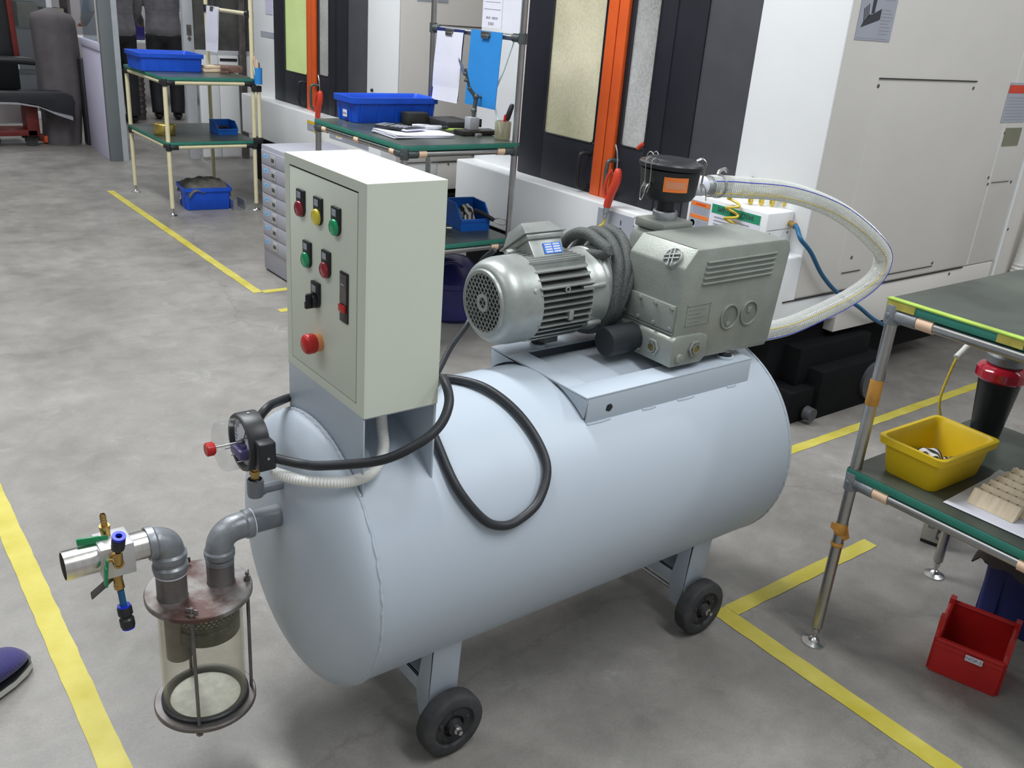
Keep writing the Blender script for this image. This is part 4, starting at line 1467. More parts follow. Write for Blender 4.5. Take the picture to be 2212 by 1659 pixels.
# yellow crate
t, o, mt = crate('plastic_crate', 'yellow crate holding a striped glove on the lower shelf of the right workbench', 'crate', (2.118, .950, .5015), .235, .150, .095, 'yellow', taper=.86, rim=.008, band=False, rz=-.03)
def glove(name, label, c, s_, m, cat='glove', seed=1, rz=0, hz=1.0):
    rnd = random.Random(seed)
    t = thing(name, label, cat, c, rz=rz)
    mt = Matrix.Translation(c) @ Matrix.Rotation(rz, 4, 'Z')
    q = B()
    nu, nv = 22, 14
    vs = []
    for i in range(nu + 1):
        for j in range(nv + 1):
            u, v = i / nu - .5, j / nv - .5
            wv = 1 + .25 * math.sin(u * 9)
            z = .30 * s_ * (1 - (2 * u) ** 2) * (1 - (2 * v) ** 4) + .028 * s_ * math.sin(u * 13 + v * 6) + .022 * s_ * math.cos(v * 11 + 2)
            vs.append((u * s_, v * s_ * .6 * wv + .05 * s_ * math.sin(u * 7), max(.002, hz * (z + .03 * s_))))
    n = len(vs)
    vs += [(x, y, 0.0005) for x, y, z in vs]
    fs = []
    for i in range(nu):
        for j in range(nv):
            a = i * (nv + 1) + j
            fs.append((a, a + 1, a + nv + 2, a + nv + 1))
            fs.append((n + a, n + a + nv + 1, n + a + nv + 2, n + a + 1))
    edge = [i * (nv + 1) for i in range(nu + 1)] + [nu * (nv + 1) + j for j in range(1, nv + 1)] + [i * (nv + 1) + nv for i in range(nu - 1, -1, -1)] + [j for j in range(nv - 1, 0, -1)]
    for a, c2 in zip(edge, edge[1:] + edge[:1]):
        fs.append((a, c2, n + c2, n + a))
    q.add(vs, fs)
    # two fingers
    for k in range(4):
        x = s_ * (.42 + .03 * k)
        q.tube([(x * .6, s_ * (-.2 + k * .12), .10 * s_), (x, s_ * (-.26 + k * .16), .13 * s_), (x * 1.15, s_ * (-.28 + k * .18), .05 * s_)], .055 * s_, 8, 4)
    q.xform(mt)
    q.build('knitted_fabric', m, t, ang=80, doubles=False)
    return t
g = glove('work_glove', 'black and white striped glove lying in the yellow crate', (2.112, .957, .514), .112, 'zebra', seed=3, rz=.35, hz=1.2)
q = B().obox((2.112, .905, .556), V((.026, .004, .0)), V((-.002, .013, -.004)), (0, 0, .0015))
q.build('glove_cuff', mat('olive_cuff', (0.14, 0.13, 0.07), .8), g)

# stacking bin (front lowered)
def stack_bin(name, label, c, sx, sy, h, m, rz=0, low=.45, cut=.30, wall=.004, post=0.0):
    """open front faces local -x"""
    t = thing(name, label, 'storage bin', c, rz=rz)
    mt = Matrix.Translation(c) @ Matrix.Rotation(rz, 4, 'Z')
    q = B()
    hx, hy = sx / 2, sy / 2
    side = [(-hx * .96, 0), (hx, 0), (hx, h), (-hx + sx * cut, h), (-hx, h * low), (-hx * 1.0, h * low * .9)]
    for s_ in (-1, 1):
        q.prism(side, lambda u, v, w_, s_=s_: (u, s_ * w_, v), hy - wall, hy)
        q.tube([(hx, s_ * hy, h), (-hx + sx * cut, s_ * hy, h), (-hx, s_ * hy, h * low)], wall * 1.1, 6, smooth=False)
        if post:
            q.box(-hx + sx * cut - .012, s_ * hy - .007 + (s_ < 0) * .0, 0, -hx + sx * cut + .006, s_ * hy + .007, h + post)
            q.box(hx - .022, s_ * hy - .007, 0, hx, s_ * hy + .007, h + post * .6)
    q.box(-hx * .96, -hy, 0, hx, hy, wall)
    q.box(hx - wall, -hy, 0, hx, hy, h)
    q.prism([(-hx * .96, 0), (-hx * .96 + wall, 0), (-hx + wall, h * low), (-hx - .004, h * low), (-hx - .004, h * low * .82), (-hx, h * low * .8)], lambda u, v, w_: (u, w_, v), -hy, hy)
    q.tube([(-hx - .001, -hy, h * low), (-hx - .001, hy, h * low)], wall * 1.2, 8, smooth=False)
    q.tube([(hx - .001, -hy, h), (hx - .001, hy, h)], wall * 1.2, 8, smooth=False)
    q.xform(mt)
    q.build('bin_body', m, t, doubles=False)
    return t, mt

# red bin under the right bench
t, mt = stack_bin('storage_bin', 'red stacking bin on the floor under the right workbench', (2.190, .757, .001), .160, .158, .125, 'red', rz=.30, low=.80, cut=.16, wall=.006, post=.032)
q = B().box(-.0895, -.034, .076, -.0875, .006, .092).xform(mt)
lb3 = q.build('bin_label', 'paper', t)
r_ = mt.to_3x3() @ V((0, -1, 0))
text('HOP-3', .0125, mt @ V((-.0902, -.014, .084)), r_, (0, 0, 1), 'label_print', 'greyink', lb3)

# dark blue crate and grey device under the right bench
t, o, mt = crate('plastic_crate', 'dark navy crate with brown rag on the floor at right edge', 'crate', (2.60, .745, .001), .34, .26, .20, 'navy', taper=.94)
q = B()
vs = []
nu, nv = 24, 18
for i in range(nu + 1):
    for j in range(nv + 1):
        u, v = i / nu - .5, j / nv - .5
        drop = (max(0, abs(u) - .44) + max(0, abs(v) - .43)) * .45
        vs.append((2.60 + u * .39, .745 + v * .31, .207 + .010 * math.sin(u * 17 + v * 5) + .008 * math.cos(v * 23 + u * 9) - drop + .012))
q.add(vs, [(i * (nv + 1) + j, i * (nv + 1) + j + 1, (i + 1) * (nv + 1) + j + 1, (i + 1) * (nv + 1) + j) for i in range(nu) for j in range(nv)])
ob_ = q.build('cleaning_rag', mat('dirty_brown_cloth', (0.055, 0.042, 0.038), .9, var=.3, bump=.4, bscale=30), ang=80)
bake(ob_, [('SOLIDIFY', {'thickness': .005, 'offset': 1})])
tag(ob_, 'brown rag draped over the navy crate under the right workbench', 'rag')
dv = thing('transformer_box', 'small off-white electrical box on the floor below the right workbench', 'electrical box', (2.724, 1.148, 0))
mt = Matrix.Translation((2.724, 1.148, .012)) @ Matrix.Rotation(.28, 4, 'Z')
q = B().box(-.045, -.042, 0, .075, .042, .20).xform(mt)
c_ = q.build('housing', mat('old_cream', (0.42, 0.41, 0.36), .6, var=.15), dv, bevel=.006)
q = B().box(-.0465, -.033, .018, -.0450, -.005, .16).xform(mt)
q.build('socket_panel', 'darkgrey', c_, bevel=.0005)
q = B().lathe([(0, 0), (0, .010), (.005, .009), (.005, 0)], (-.0465, -.019, .033), (-1, 0, 0), 16).xform(mt)
q.build('dial_knob', 'alu', c_)
q = B()
for a in ((.006, .050, .024, .0515), (.006, .075, .024, .0765), (.006, .050, .0075, .0765), (.0225, .050, .024, .0765)):
    q.box(-.0462, a[0], a[1], -.0450, a[2], a[3])
q.xform(mt).build('panel_frame', 'ink', c_)
q = B().box(-.038, -.038, -.012, .07, .038, .0).xform(mt)
q.build('base_feet', 'black', dv)
mb = thing('motor_unit', 'dark machine unit on the floor behind the back leg of the right workbench', 'machine part', (3.02, 1.10, 0))
q = B().box(2.90, .98, .001, 3.22, 1.20, .16)
p = q.build('dark_case', 'navy', mb, bevel=.01)
q = B().box(3.10, .80, .001, 3.30, .97, .12)
q.build('dark_case', 'machine_black', mb, bevel=.01)

# paper and wooden strips on the near shelf
q = B()
vs = []
for i in range(13):
    for j in range(9):
        u, v = i / 12, j / 8
        x = 1.995 + (2.275 - 1.995) * u + .012 * v
        y = .845 - .32 * v + .010 * u
        vs.append((x, y, .5035 + .0015 * math.sin(u * 5) * math.sin(v * 6) + (.006 * (u > .9))))
q.add(vs, [(i * 9 + j, i * 9 + j + 1, (i + 1) * 9 + j + 1, (i + 1) * 9 + j) for i in range(12) for j in range(8)])
pp = q.build('drawing_sheet', 'paper')
bake(pp, [('SOLIDIFY', {'thickness': .0006, 'offset': 1})])
tag(pp, 'white drawing sheet under the wooden strips on the right lower shelf', 'paper')
names = ['nearest to the shelf edge', 'second from the shelf edge', 'third from the shelf edge', 'fourth from the shelf edge', 'fifth from the shelf edge', 'sixth, farthest from the shelf edge']
for k in range(6):
    x = 2.052 + k * .0385
    t = thing('wooden_strip', 'pale wooden strip with drilled holes, ' + names[k], 'wooden strip', (x, .73, .505), 'drilled wooden strips on the drawing sheet')
    y0_, y1_ = .815 + k * .001, .708 - k * .012
    q = B().prism([(x - .010, .5055), (x + .008, .5055), (x + .032, .533), (x + .012, .538)], lambda u, v, w_: (u, w_, v), y1_, y0_)
    s_ = q.build('strip_body', 'wood', t, bevel=.0008)
    if True:
        q = B()
        for j in range(5):
            y = y0_ - .012 - j * .0205
            q.lathe([(0, 0), (0, .0028)], (x + .022, y, .5362), (0, 0, 1), 10)
        q.build('drill_holes', 'wooddark', s_)
# red capped black canister
cn = thing('blow_gun_holder', 'black tapered cup with glossy red top on the right lower shelf', 'cup', (2.495, 1.005, .5015))
q = B().lathe([(0, 0), (0, .036), (.004, .038), (.165, .054), (.165, 0)], (2.495, 1.005, .5015), (0, 0, 1), 36)
q.build('cup_body', 'black', cn)
q = B().lathe([(.160, .050), (.158, .058), (.164, .064), (.186, .064), (.194, .058), (.200, .044), (.200, 0)], (2.495, 1.005, .5015), (0, 0, 1), 36)
q.build('red_top', mat('glossy_red', (0.45, 0.01, 0.03), .15, coat=.6), cn)
q = B().lathe([(.198, .040), (.205, .048), (.225, .050), (.232, .046), (.232, 0)], (2.495, 1.005, .5015), (0, 0, 1), 24)
q.build('cap_knob', 'galv', cn)
q = B().tube([(2.455, 1.076, .785), (2.424, 1.076, .757), (2.395, 1.076, .738), (2.364, 1.076, .722)], .0085, 12, 10, rf=lambda i, m: 1 + (.08 if i % 2 else -.05))
cx = q.build('hanging_cable', 'whiteplastic')
tag(cx, 'yellow cable in short white sleeve hanging behind the right workbench', 'cable')
q = B().tube([(2.370, 1.076, .724), (2.354, 1.076, .690), (2.332, 1.074, .611), (2.335, 1.060, .560), (2.345, 1.035, .515), (2.37, 1.01, .506)], .0038, 8, 6)
q.build('yellow_core', 'yellowtube', cx)

def shift(prefix, d):
    for o in list(COL.objects):
        if o.parent is None and str(o.get('label', '')).startswith(prefix):
            o.location = o.location + V(d)
shift('yellow crate holding', (-.042, -.019, .020))
shift('black and white striped glove', (-.042, -.019, .020))
shift('white drawing sheet', (-.042, -.015, .020))
shift('pale wooden strip', (-.042, -.015, .020))
shift('black tapered cup', (-.050, -.020, .020))

# ================================================================== MIDDLE BENCH THINGS
ZM = .9325
pl = thing('paper_stack', 'stack of white papers at the front corner of the middle workbench', 'papers', (2.22, 3.62, ZM))
for k in range(5):
    q = B()
    a = (-.03, .04, .0, -.06, .02)[k]
    vs = []
    for i in range(9):
        for j in range(7):
            u, v = i / 8 - .5, j / 6 - .5
            x, y = u * .297, v * .21
            ca, sa = math.cos(a), math.sin(a)
            vs.append((2.195 + x * ca - y * sa + k * .003, 3.580 + x * sa + y * ca + k * .002, ZM + .001 + k * .0022 + .004 * max(0, -u - .3) * k + .004 * (u * u)))
    q.add(vs, [(i * 7 + j, i * 7 + j + 1, (i + 1) * 7 + j + 1, (i + 1) * 7 + j) for i in range(8) for j in range(6)])
    ob_ = q.build('paper_sheet', 'paper', pl)
    bake(ob_, [('SOLIDIFY', {'thickness': .0012, 'offset': 1})])
cl_ = thing('calculator', 'dark calculator with silver display frame on the paper stack', 'calculator', (2.15, 3.66, ZM + .016))
mt = Matrix.Translation((2.150, 3.66, ZM + .022)) @ Matrix.Rotation(.55, 4, 'Z')
q = B().box(-.045, -.075, -.004, .045, .075, .006).xform(mt)
cb_ = q.build('calculator_body', 'black', cl_, bevel=.003)
q = B().box(-.042, .020, .006, .042, .074, .009).xform(mt)
q.build('silver_panel', 'zinc', cb_, bevel=.001)
q = B().box(-.032, .032, .009, .032, .052, .0096).xform(mt)
q.build('display', 'darkgrey', cb_)
q = B()
for i in range(4):
    for j in range(4):
        q.box(-.034 + i * .019, -.068 + j * .020, .006, -.021 + i * .019, -.056 + j * .020, .0085)
q.xform(mt).build('keys', 'greyink', cb_, doubles=False)
ph = thing('mobile_phone', 'white edged mobile phone lying beside the calculator', 'phone', (2.19, 3.60, ZM + .016))
mt = Matrix.Translation((2.205, 3.605, ZM + .022)) @ Matrix.Rotation(.25, 4, 'Z')
q = B().box(-.065, -.032, -.005, .065, .032, .003).xform(mt)
q.build('phone_body', 'paper', ph, bevel=.003)
q = B().box(-.062, -.030, .003, .062, .030, .0042).xform(mt)
q.build('screen', 'black', ph)
for k, (x, y, a, c) in enumerate(((2.305, 3.66, -.5, 'zinc'), (2.345, 3.62, -.35, 'mill'))):
    t = thing('marker_pen', ['silver marker pen lying behind the phone', 'silver marker pen with black tip near the papers edge'][k], 'pen', (x, y, ZM + .02))
    d_ = V((math.cos(a), math.sin(a), 0))
    p0 = V((x, y, ZM + .025)) - d_ * .055
    q = B().lathe([(0, 0), (0, .006), (.03, .009), (.075, .009), (.08, .006), (.08, 0)], p0, d_, 16)
    q.build('pen_barrel', c, t)
    q = B().lathe([(.08, 0), (.08, .0065), (.11, .006), (.11, 0)], p0, d_, 16)
    q.build('pen_cap', 'black' if k else 'zinc', t)
q = B().obox((2.435, 3.60, ZM + .016), (.045, -.008, 0), (.003, .014, 0), (0, 0, .004))
tag(q.build('yellow_tag', 'lime', bevel=.001), 'yellow green tag lying at the back of the papers', 'tag')
q = B().box(2.345, 3.865, ZM, 2.460, 3.935, ZM + .055)
tag(q.build('steel_block', mat('dark_olive_steel', (0.04, 0.04, 0.035), .5, .3, var=.3, scale=20), bevel=.004), 'dark square steel block in front of the blue crate on middle workbench', 'block')
q = B().box(2.46, 3.70, ZM, 2.62, 3.90, ZM + .035)
tag(q.build('granite_plate', mat('dark_granite', (0.03, 0.03, 0.032), .5, var=.3, scale=50), bevel=.004), 'flat black plate on the middle workbench behind the magnetic stand', 'plate')
# magnetic stand
ms = thing('magnetic_stand', 'dial stand with jointed black arm on a grey magnet block', 'stand', (2.50, 3.56, ZM))
q = B().box(2.415, 3.505, ZM, 2.615, 3.585, ZM + .022)
q.build('steel_slab', mat('dark_bar', (0.03, 0.028, 0.026), .45, .4, var=.4, scale=30), ms, bevel=.003)
q = B().box(2.470, 3.535, ZM + .022, 2.522, 3.580, ZM + .077)
mg = q.build('magnet_block', mat('light_grey_cast', (0.33, 0.34, 0.37), .5), ms, bevel=.003)
q = B().cyl((2.522, 3.555, ZM + .045), (2.536, 3.555, ZM + .045), .010, n=16)
q.obox((2.542, 3.555, ZM + .050), (.004, 0, 0), (0, .005, 0), (0, 0, .018))
q.build('lever', 'black', mg, bevel=.001, doubles=False)
q = B()
q.cyl((2.503, 3.558, ZM + .077), (2.503, 3.558, ZM + .100), .009, n=16)
q.sphere((2.503, 3.558, ZM + .106), .013, 16)
q.cyl((2.503, 3.558, ZM + .106), (2.512, 3.556, ZM + .165), .009, .011, n=16)
q.cyl((2.500, 3.556, ZM + .165), (2.548, 3.552, ZM + .167), .006, n=12)
q.cyl((2.545, 3.552, ZM + .167), (2.556, 3.551, ZM + .167), .019, n=20)
q.sphere((2.508, 3.556, ZM + .167), .015, 16)
q.cyl((2.506, 3.556, ZM + .167), (2.478, 3.566, ZM + .200), .009, n=14)
q.sphere((2.478, 3.566, ZM + .200), .010, 12)
q.cyl((2.478, 3.566, ZM + .200), (2.455, 3.574, ZM + .285), .006, n=12)
q.cyl((2.460, 3.560, ZM + .235), (2.448, 3.568, ZM + .237), .007, n=12)
q.sphere((2.456, 3.574, ZM + .262), .009, 12)
q.build('jointed_arm', 'joint', ms, doubles=False)
q = B().prism([(0, 0), (.012, .004), (.010, .045), (-.004, .075), (-.008, .060)], lambda u, v, w_: (2.448 - v * .35 + u, 3.575 + w_, ZM + .255 + v), 0, .003)
q.build('flat_clip', 'zinc', ms)
# frosted jar with screwdrivers
jr = thing('tool_jar', 'frosted plastic jar holding screwdrivers at the bench corner', 'jar', (2.607, 3.44, ZM))
JXx, JYy = 2.586, 3.400
q = B().lathe([(0, 0), (0, .034), (.006, .036), (.075, .037), (.080, .034), (.080, .031), (.004, .032), (.004, 0)], (JXx - .03, JYy, ZM), (0, 0, 1), 32)
q.build('jar_body', 'cup', jr)
def tool(name, label, p0, p1, r, m, r2=None, hm=None, L=.6):
    p0, p1 = V(p0), V(p1)
    t = thing(name, label, 'tool', p0)
    q = B().cyl(p0, p0.lerp(p1, L), r * .35, n=10)
    q.build('shaft', 'steel' if hm else m, t)
    q = B().lathe([(0, 0), (0, r * .6), (.01, r), ((p1 - p0).length * (1 - L) - .012, r * .9), ((p1 - p0).length * (1 - L), r * .55), ((p1 - p0).length * (1 - L), 0)], p0.lerp(p1, L), p1 - p0, 14)
    q.build('tool_handle', hm or m, t)
tool('screwdriver', 'black and red handled screwdriver leaning right in the frosted jar', (JXx - .04, JYy, ZM + .01), (JXx + .008, JYy - .01, ZM + .155), .013, 'black', hm='black', L=.5)
tool('screwdriver', 'thin red handled screwdriver in the frosted jar', (JXx - .02, JYy + .005, ZM + .01), (JXx - .026, JYy - .006, ZM + .108), .007, 'red', hm='red', L=.45)
q = B().tube([(2.565, 3.375, 1.352), (2.560, 3.43, 1.22), (2.548, 3.485, 1.10), (2.553, 3.462, 1.06), (2.558, 3.410, .95)], .0042, 10, 6, smooth=False)
bt_ = q.build('air_line', mat('pale_tube', (0.62, 0.78, 0.82), .3))
tag(bt_, 'pale plastic air line from the rack rail down into the frosted jar', 'tube')
B().cyl((2.545, 3.475, 1.107), (2.551, 3.468, 1.085), .0062, n=12).build('blue_joint', 'bluefit', bt_)
q = B().box(2.470, 3.475, ZM, 2.498, 3.492, ZM + .014)
tag(q.build('small_tin', 'greyfab', bevel=.001), 'tiny white and black tin at the front edge of the bench', 'tin')
# clipboards on the rack rail
def clipboard(label, y0_, y1_, z1_, z0_, m, x=2.552, paperm=None, lean=.02, group=None):
    t = thing('clipboard', label, 'clipboard', (x, (y0_ + y1_) / 2, z0_))
    q = B().prism([(0, z1_), (.003, z1_), (.003 + lean, z0_), (lean, z0_)], lambda u, v, w_: (x - u, w_, v), y0_, y1_)
    bd_ = q.build('board', m, t)
    q = B()
    ym = (y0_ + y1_) / 2
    q.box(x - .010, ym - .035, z1_ - .022, x + .002, ym + .035, z1_ - .002)
    q.box(x - .014, ym - .028, z1_ - .032, x - .010, ym + .028, z1_ - .016)
    q.build('metal_clip', 'chrome', t, bevel=.002)
    if paperm:
        for k in range(3):
            q = B()
            vs = []
            for i in range(7):
                for j in range(9):
                    u, v = i / 6, j / 8
                    vs.append((x - .0045 - k * .002 - lean * v - .006 * math.sin(v * 4 + k) * v, y0_ + .006 + (y1_ - y0_ - .010) * u - k * .004, z1_ - .012 - (z1_ - z0_ - .012 + k * .004) * v - .004 * u))
            q.add(vs, [(i * 9 + j, i * 9 + j + 1, (i + 1) * 9 + j + 1, (i + 1) * 9 + j) for i in range(6) for j in range(8)])
            ob_ = q.build('paper_sheet', 'paper', t)
            bake(ob_, [('SOLIDIFY', {'thickness': .0006, 'offset': 1})])
    return t
clipboard('clipboard with creased white paper hanging left on the middle bench rack', 3.735, 3.965, 1.372, 1.055, 'navy', paperm=True)
clipboard('plain bright blue clipboard hanging on the middle bench rack', 3.440, 3.680, 1.380, 1.055, 'clipblue', lean=.015)
# poster board upper rack
ps = thing('poster_sheet', 'white poster sheets fixed high on the rack of the middle bench', 'poster', (2.56, 3.5, 1.40))
q = B()
q.box(2.553, 3.325, 1.385, 2.556, 3.450, 1.90)
q.box(2.550, 3.455, 1.395, 2.553, 3.600, 1.90)
sh = q.build('sheet', 'paper', ps, split=True)
q = B()
for y_, w_ in ((3.562, .008), (3.545, .005), (3.520, .007), (3.505, .006), (3.490, .005)):
    q.box(2.5492, y_ - w_, 1.432, 2.5498, y_ + w_, 1.440)
for y_, w_ in ((3.548, .004), (3.536, .003), (3.526, .004), (3.515, .003)):
    q.box(2.5492, y_ - w_, 1.406, 2.5498, y_ + w_, 1.418)
q.build('poster_print', 'greyink', sh, doubles=False)
q = B()
q.box(2.5492, 3.465, 1.470, 2.5498, 3.590, 1.472)
for i in range(9):
    q.box(2.5492, 3.47 + (i % 3) * .004, 1.50 + i * .018, 2.5498, 3.585, 1.5015 + i * .018)
q.build('poster_lines', 'greyink', sh, doubles=False)

# blue bin with gloves and pliers on the lower shelf
t, mt = stack_bin('storage_bin', 'blue bin with grey gloves on the lower shelf of the middle workbench', (2.500, 3.560, .5015), .185, .150, .118, 'blue2', rz=1.42, low=.45, cut=.36)
glove('work_glove', 'grey striped glove bundle heaped in the blue bin', (2.500, 3.565, .522), .125, 'zebra2', seed=9, rz=1.2, hz=2.0)
pr_ = thing('pliers', 'dark handled snap tool with bright loop beside the blue bin', 'tool', (2.55, 3.44, .55))
q = B().tube([(2.505, 3.51, .590), (2.535, 3.455, .575), (2.555, 3.42, .560)], .010, 12, 5)
q.build('tool_handle', 'black', pr_)
q = B().tube([(2.556, 3.418, .560), (2.572, 3.40, .572), (2.600, 3.385, .562), (2.595, 3.385, .542), (2.568, 3.398, .546)], .0028, 8, 5, closed=True)
q.build('metal_loop', 'steel', pr_)
vs_ = thing('small_vise', 'small dark clamp with steel screw on the lower shelf beside the blue bin', 'clamp', (2.29, 3.50, .4915))
q = B().obox((2.30, 3.53, .515), (.035, 0, 0), (0, .022, 0), (0, 0, .0225))
q.cyl((2.31, 3.508, .52), (2.335, 3.48, .525), .010, n=14)
q.build('clamp_body', 'black', vs_, bevel=.004, doubles=False)
q = B().cyl((2.335, 3.48, .525), (2.352, 3.46, .527), .012, n=14)
q.tube([(2.28, 3.50, .50), (2.27, 3.49, .53), (2.285, 3.48, .555)], .003, 8, 5)
q.build('clamp_screw', 'steel', vs_)

# power strip with red light below the shelf, violet canister on the floor
sp_ = thing('power_switch', 'small grey switch with lit red lamp below the middle bench shelf', 'switch', (2.42, 3.63, .30))
q = B().box(2.33, 3.60, .345, 2.36, 3.625, .415)
a_ = q.build('switch_body', mat('switch_grey', (0.30, 0.29, 0.29), .5), sp_, bevel=.002)
B().lathe([(0, 0), (0, .003), (.002, 0)], (2.33, 3.612, .392), (-1, 0, 0), 12).build('red_light', mat('lit_red', (0.6, 0.02, 0.02), .4, emit=(1, .05, .05), estr=2.0), a_)
B().tube([(2.345, 3.612, .415), (2.34, 3.64, .435), (2.33, 3.70, .445)], .004, 8, 4).build('switch_cord', 'rubber', sp_)
vc = thing('violet_canister', 'rounded violet plastic canister on the floor behind the motor', 'canister', (2.56, 3.72, 0))
q = B().lathe([(0, 0), (0, .16), (.02, .175), (.14, .17), (.17, .165), (.175, .172), (.20, .172), (.23, .15), (.30, .07), (.31, 0)], (2.56, 3.74, .001), (0, 0, 1), 40)
q.build('canister_body', 'purple', vc)
q = B().tube([(2.45, 3.66, .262), (2.43, 3.64, .30), (2.47, 3.60, .315), (2.52, 3.60, .29)], .008, 8, 5)
q.build('canister_handle', 'purple', vc)

# ================================================================== FILING CABINET
fc_ = thing('filing_cabinet', 'light grey seven drawer filing cabinet with blue oval stickers behind the control box', 'cabinet', (2.21, 4.64, 0))
q = B().box(2.022, 4.42, .012, 2.42, 4.850, .70)
cbod = q.build('cabinet_body', 'cabinet_grey', fc_, bevel=.003)
q = B().box(2.030, 4.43, .0, 2.41, 4.84, .02)
q.build('plinth', 'darkgrey', fc_)
for k in range(7):
    z1_ = .675 - k * .078
    d_ = B().box(2.0165, 4.430, z1_ - .074, 2.024, 4.840, z1_).build('drawer', 'cabinet_grey', fc_, bevel=.0015)
    q = B().box(2.0120, 4.655, z1_ - .062, 2.0165, 4.712, z1_ - .012)
    h_ = q.build('drawer_pull', mat('pull_white', (0.50, 0.50, 0.50), .4, .3) if k == 0 else bpy.data.materials['pull_white'], d_, bevel=.0012)
    q = B().box(2.0115, 4.662, z1_ - .048, 2.0122, 4.700, z1_ - .028)
    q.build('pull_recess', 'darkgrey', h_)
    q = B().lathe([(0, 0), (0, 1)], (0, 0, 0), (-1, 0, 0), 24)
    q.xform(Matrix.Translation((2.0160, 4.780, z1_ - .028)) @ Matrix.Diagonal((1, .030, .0125, 1)))
    q.build('oval_sticker', mat('sticker_blue', (0.25, 0.55, 0.80), .5) if k == 0 else bpy.data.materials['sticker_blue'], d_)
    q = B().box(2.0150, 4.770, z1_ - .030, 2.0156, 4.792, z1_ - .026)
    q.build('sticker_print', 'signblue', d_)

# ================================================================== MACHINES
def machine(yo, label, green):
    t = thing('machine_tool', label, 'machine', (4.0, 3.1 + yo, 0))
    Y = lambda y: y + yo
    q = B().box(3.03, Y(2.05), .51, 4.62, Y(4.27), 2.3)
    body = q.build('machine_cabinet', 'offwhite', t, bevel=.012)
    q = B().box(4.66, Y(2.06), .42, 6.4, Y(4.27), 2.2)
    q.build('rear_cabinet', 'offwhite', t, bevel=.01)
    q = B().box(4.620, Y(2.045), .42, 4.640, Y(4.2), 2.3)
    q.build('edge_trim', 'white', t, label='white edge trim')
    # front panels: stronger light on the front put into a lighter colour
    q = B()
    q.box(3.022, Y(2.052), .51, 3.031, Y(2.437), 2.3)
    q.box(3.022, Y(3.845), .51, 3.031, Y(4.268), 2.3)
    q.build('front_panel', 'white', body, bevel=.002, split=True)
    # base
    q = B()
    q.prism([(2.905, .392), (3.34, .392), (3.34, .508), (3.029, .508), (3.029, .690), (2.905, .690)], lambda u, v, w_: (u, w_, v), Y(2.05), Y(4.27))
    q.build('base_housing', 'white', t, bevel=.010, seg=3)
    q = B()
    q.box(3.341, Y(2.05), .330, 4.60, Y(4.27), .508)
    q.build('side_apron', 'offwhite', t, bevel=.002)
    q = B()
    q.box(2.95, Y(2.0455), .5085, 4.310, Y(2.0505), .5125)
    q.box(3.60, Y(2.0455), .545, 4.02, Y(2.0492), .5475)
    q.box(3.28, Y(2.0455), 1.3435, 4.005, Y(2.0492), 1.3475)
    q.box(3.31, Y(2.0455), .588, 3.44, Y(2.0492), .5905)
    q.box(4.37, Y(2.0455), .905, 4.53, Y(2.0492), .9065)
    q.build('panel_gap', 'dark_gap', body, label='dark panel joint', split=True)
    q = B()
    for (x, z) in ((3.285, 1.318), (3.99, 1.318), (3.36, .650), (4.37, 1.13), (4.33, .930), (4.34, .900), (4.56, .900), (4.02, .56), (4.69, .66)):
        q.lathe([(0, 0), (0, .008), (.0015, .007), (.0015, 0)], (x, Y(2.0495 if x < 4.65 else 2.0595), z), (0, -1, 0), 14)
    for (x, z) in ((3.42, .495), (4.20, .490)):
        q.lathe([(0, 0), (0, .007), (.003, .006), (.003, 0)], (x, Y(2.0495), z), (0, -1, 0), 14)
    q.build('panel_screw', 'rim_steel', body, split=True)
    q = B()
    q.box(3.283, Y(2.0490), .60, 3.2845, Y(2.0500), 1.30)
    q.box(4.345, Y(2.0485), .52, 4.350, Y(2.0500), 1.9)
    q.build('panel_seam', 'white', body, split=True)
    # dark underside
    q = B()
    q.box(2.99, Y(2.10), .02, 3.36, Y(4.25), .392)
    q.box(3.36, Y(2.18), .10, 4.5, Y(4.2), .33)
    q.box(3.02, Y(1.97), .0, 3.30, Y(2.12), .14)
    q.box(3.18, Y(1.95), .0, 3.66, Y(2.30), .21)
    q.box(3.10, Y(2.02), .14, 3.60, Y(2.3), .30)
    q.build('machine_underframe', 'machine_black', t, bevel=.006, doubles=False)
    q = B()
    q.lathe([(0, 0), (0, .085), (.03, .085), (.03, .06), (.024, .055), (.024, 0)], (3.56, Y(1.965), .11), (0, -1, 0), 32)
    q.lathe([(0, 0), (0, .03), (.035, .028), (.035, 0)], (3.12, Y(1.955), .045), (0, -1, 0), 20)
    q.build('underframe_disc', 'darkgrey', t, split=True)
    # recessed dark doors
    q = B()
    q.box(3.020, Y(2.437), .690, 3.0305, Y(2.695), 2.3)
    q.build('sliding_cover', 'darkgrey', t, bevel=.001, label='dark grey cover panel')
    d = 3.010
    def framed(y0, y1, wy0, wy1, wz0, name, wm, lab):
        q = B()
        q.box(d, Y(y0), .692, 3.026, Y(wy0), 2.3)
        q.box(d, Y(wy1), .692, 3.026, Y(y1), 2.3)
        q.box(d, Y(wy0), .692, 3.026, Y(wy1), wz0)
        dr = q.build(name, 'charcoal', t, bevel=.0015, doubles=False)
        q = B().box(3.018, Y(wy0) - .002, wz0 - .002, 3.024, Y(wy1) + .002, 2.3)
        q.build('window_pane', wm, dr, label=lab)
        q = B()
        r_ = .008
        q.tube([(d, Y(wy0), 2.29), (d, Y(wy0), wz0 + .02), (d, Y(wy0) + .006, wz0 + .005), (d, Y(wy0) + .02, wz0), (d, Y(wy1) - .02, wz0), (d, Y(wy1) - .005, wz0 + .006), (d, Y(wy1), wz0 + .02), (d, Y(wy1), 2.29)], .004, 8, smooth=False)
        q.build('window_gasket', 'rubber', dr)
        return dr
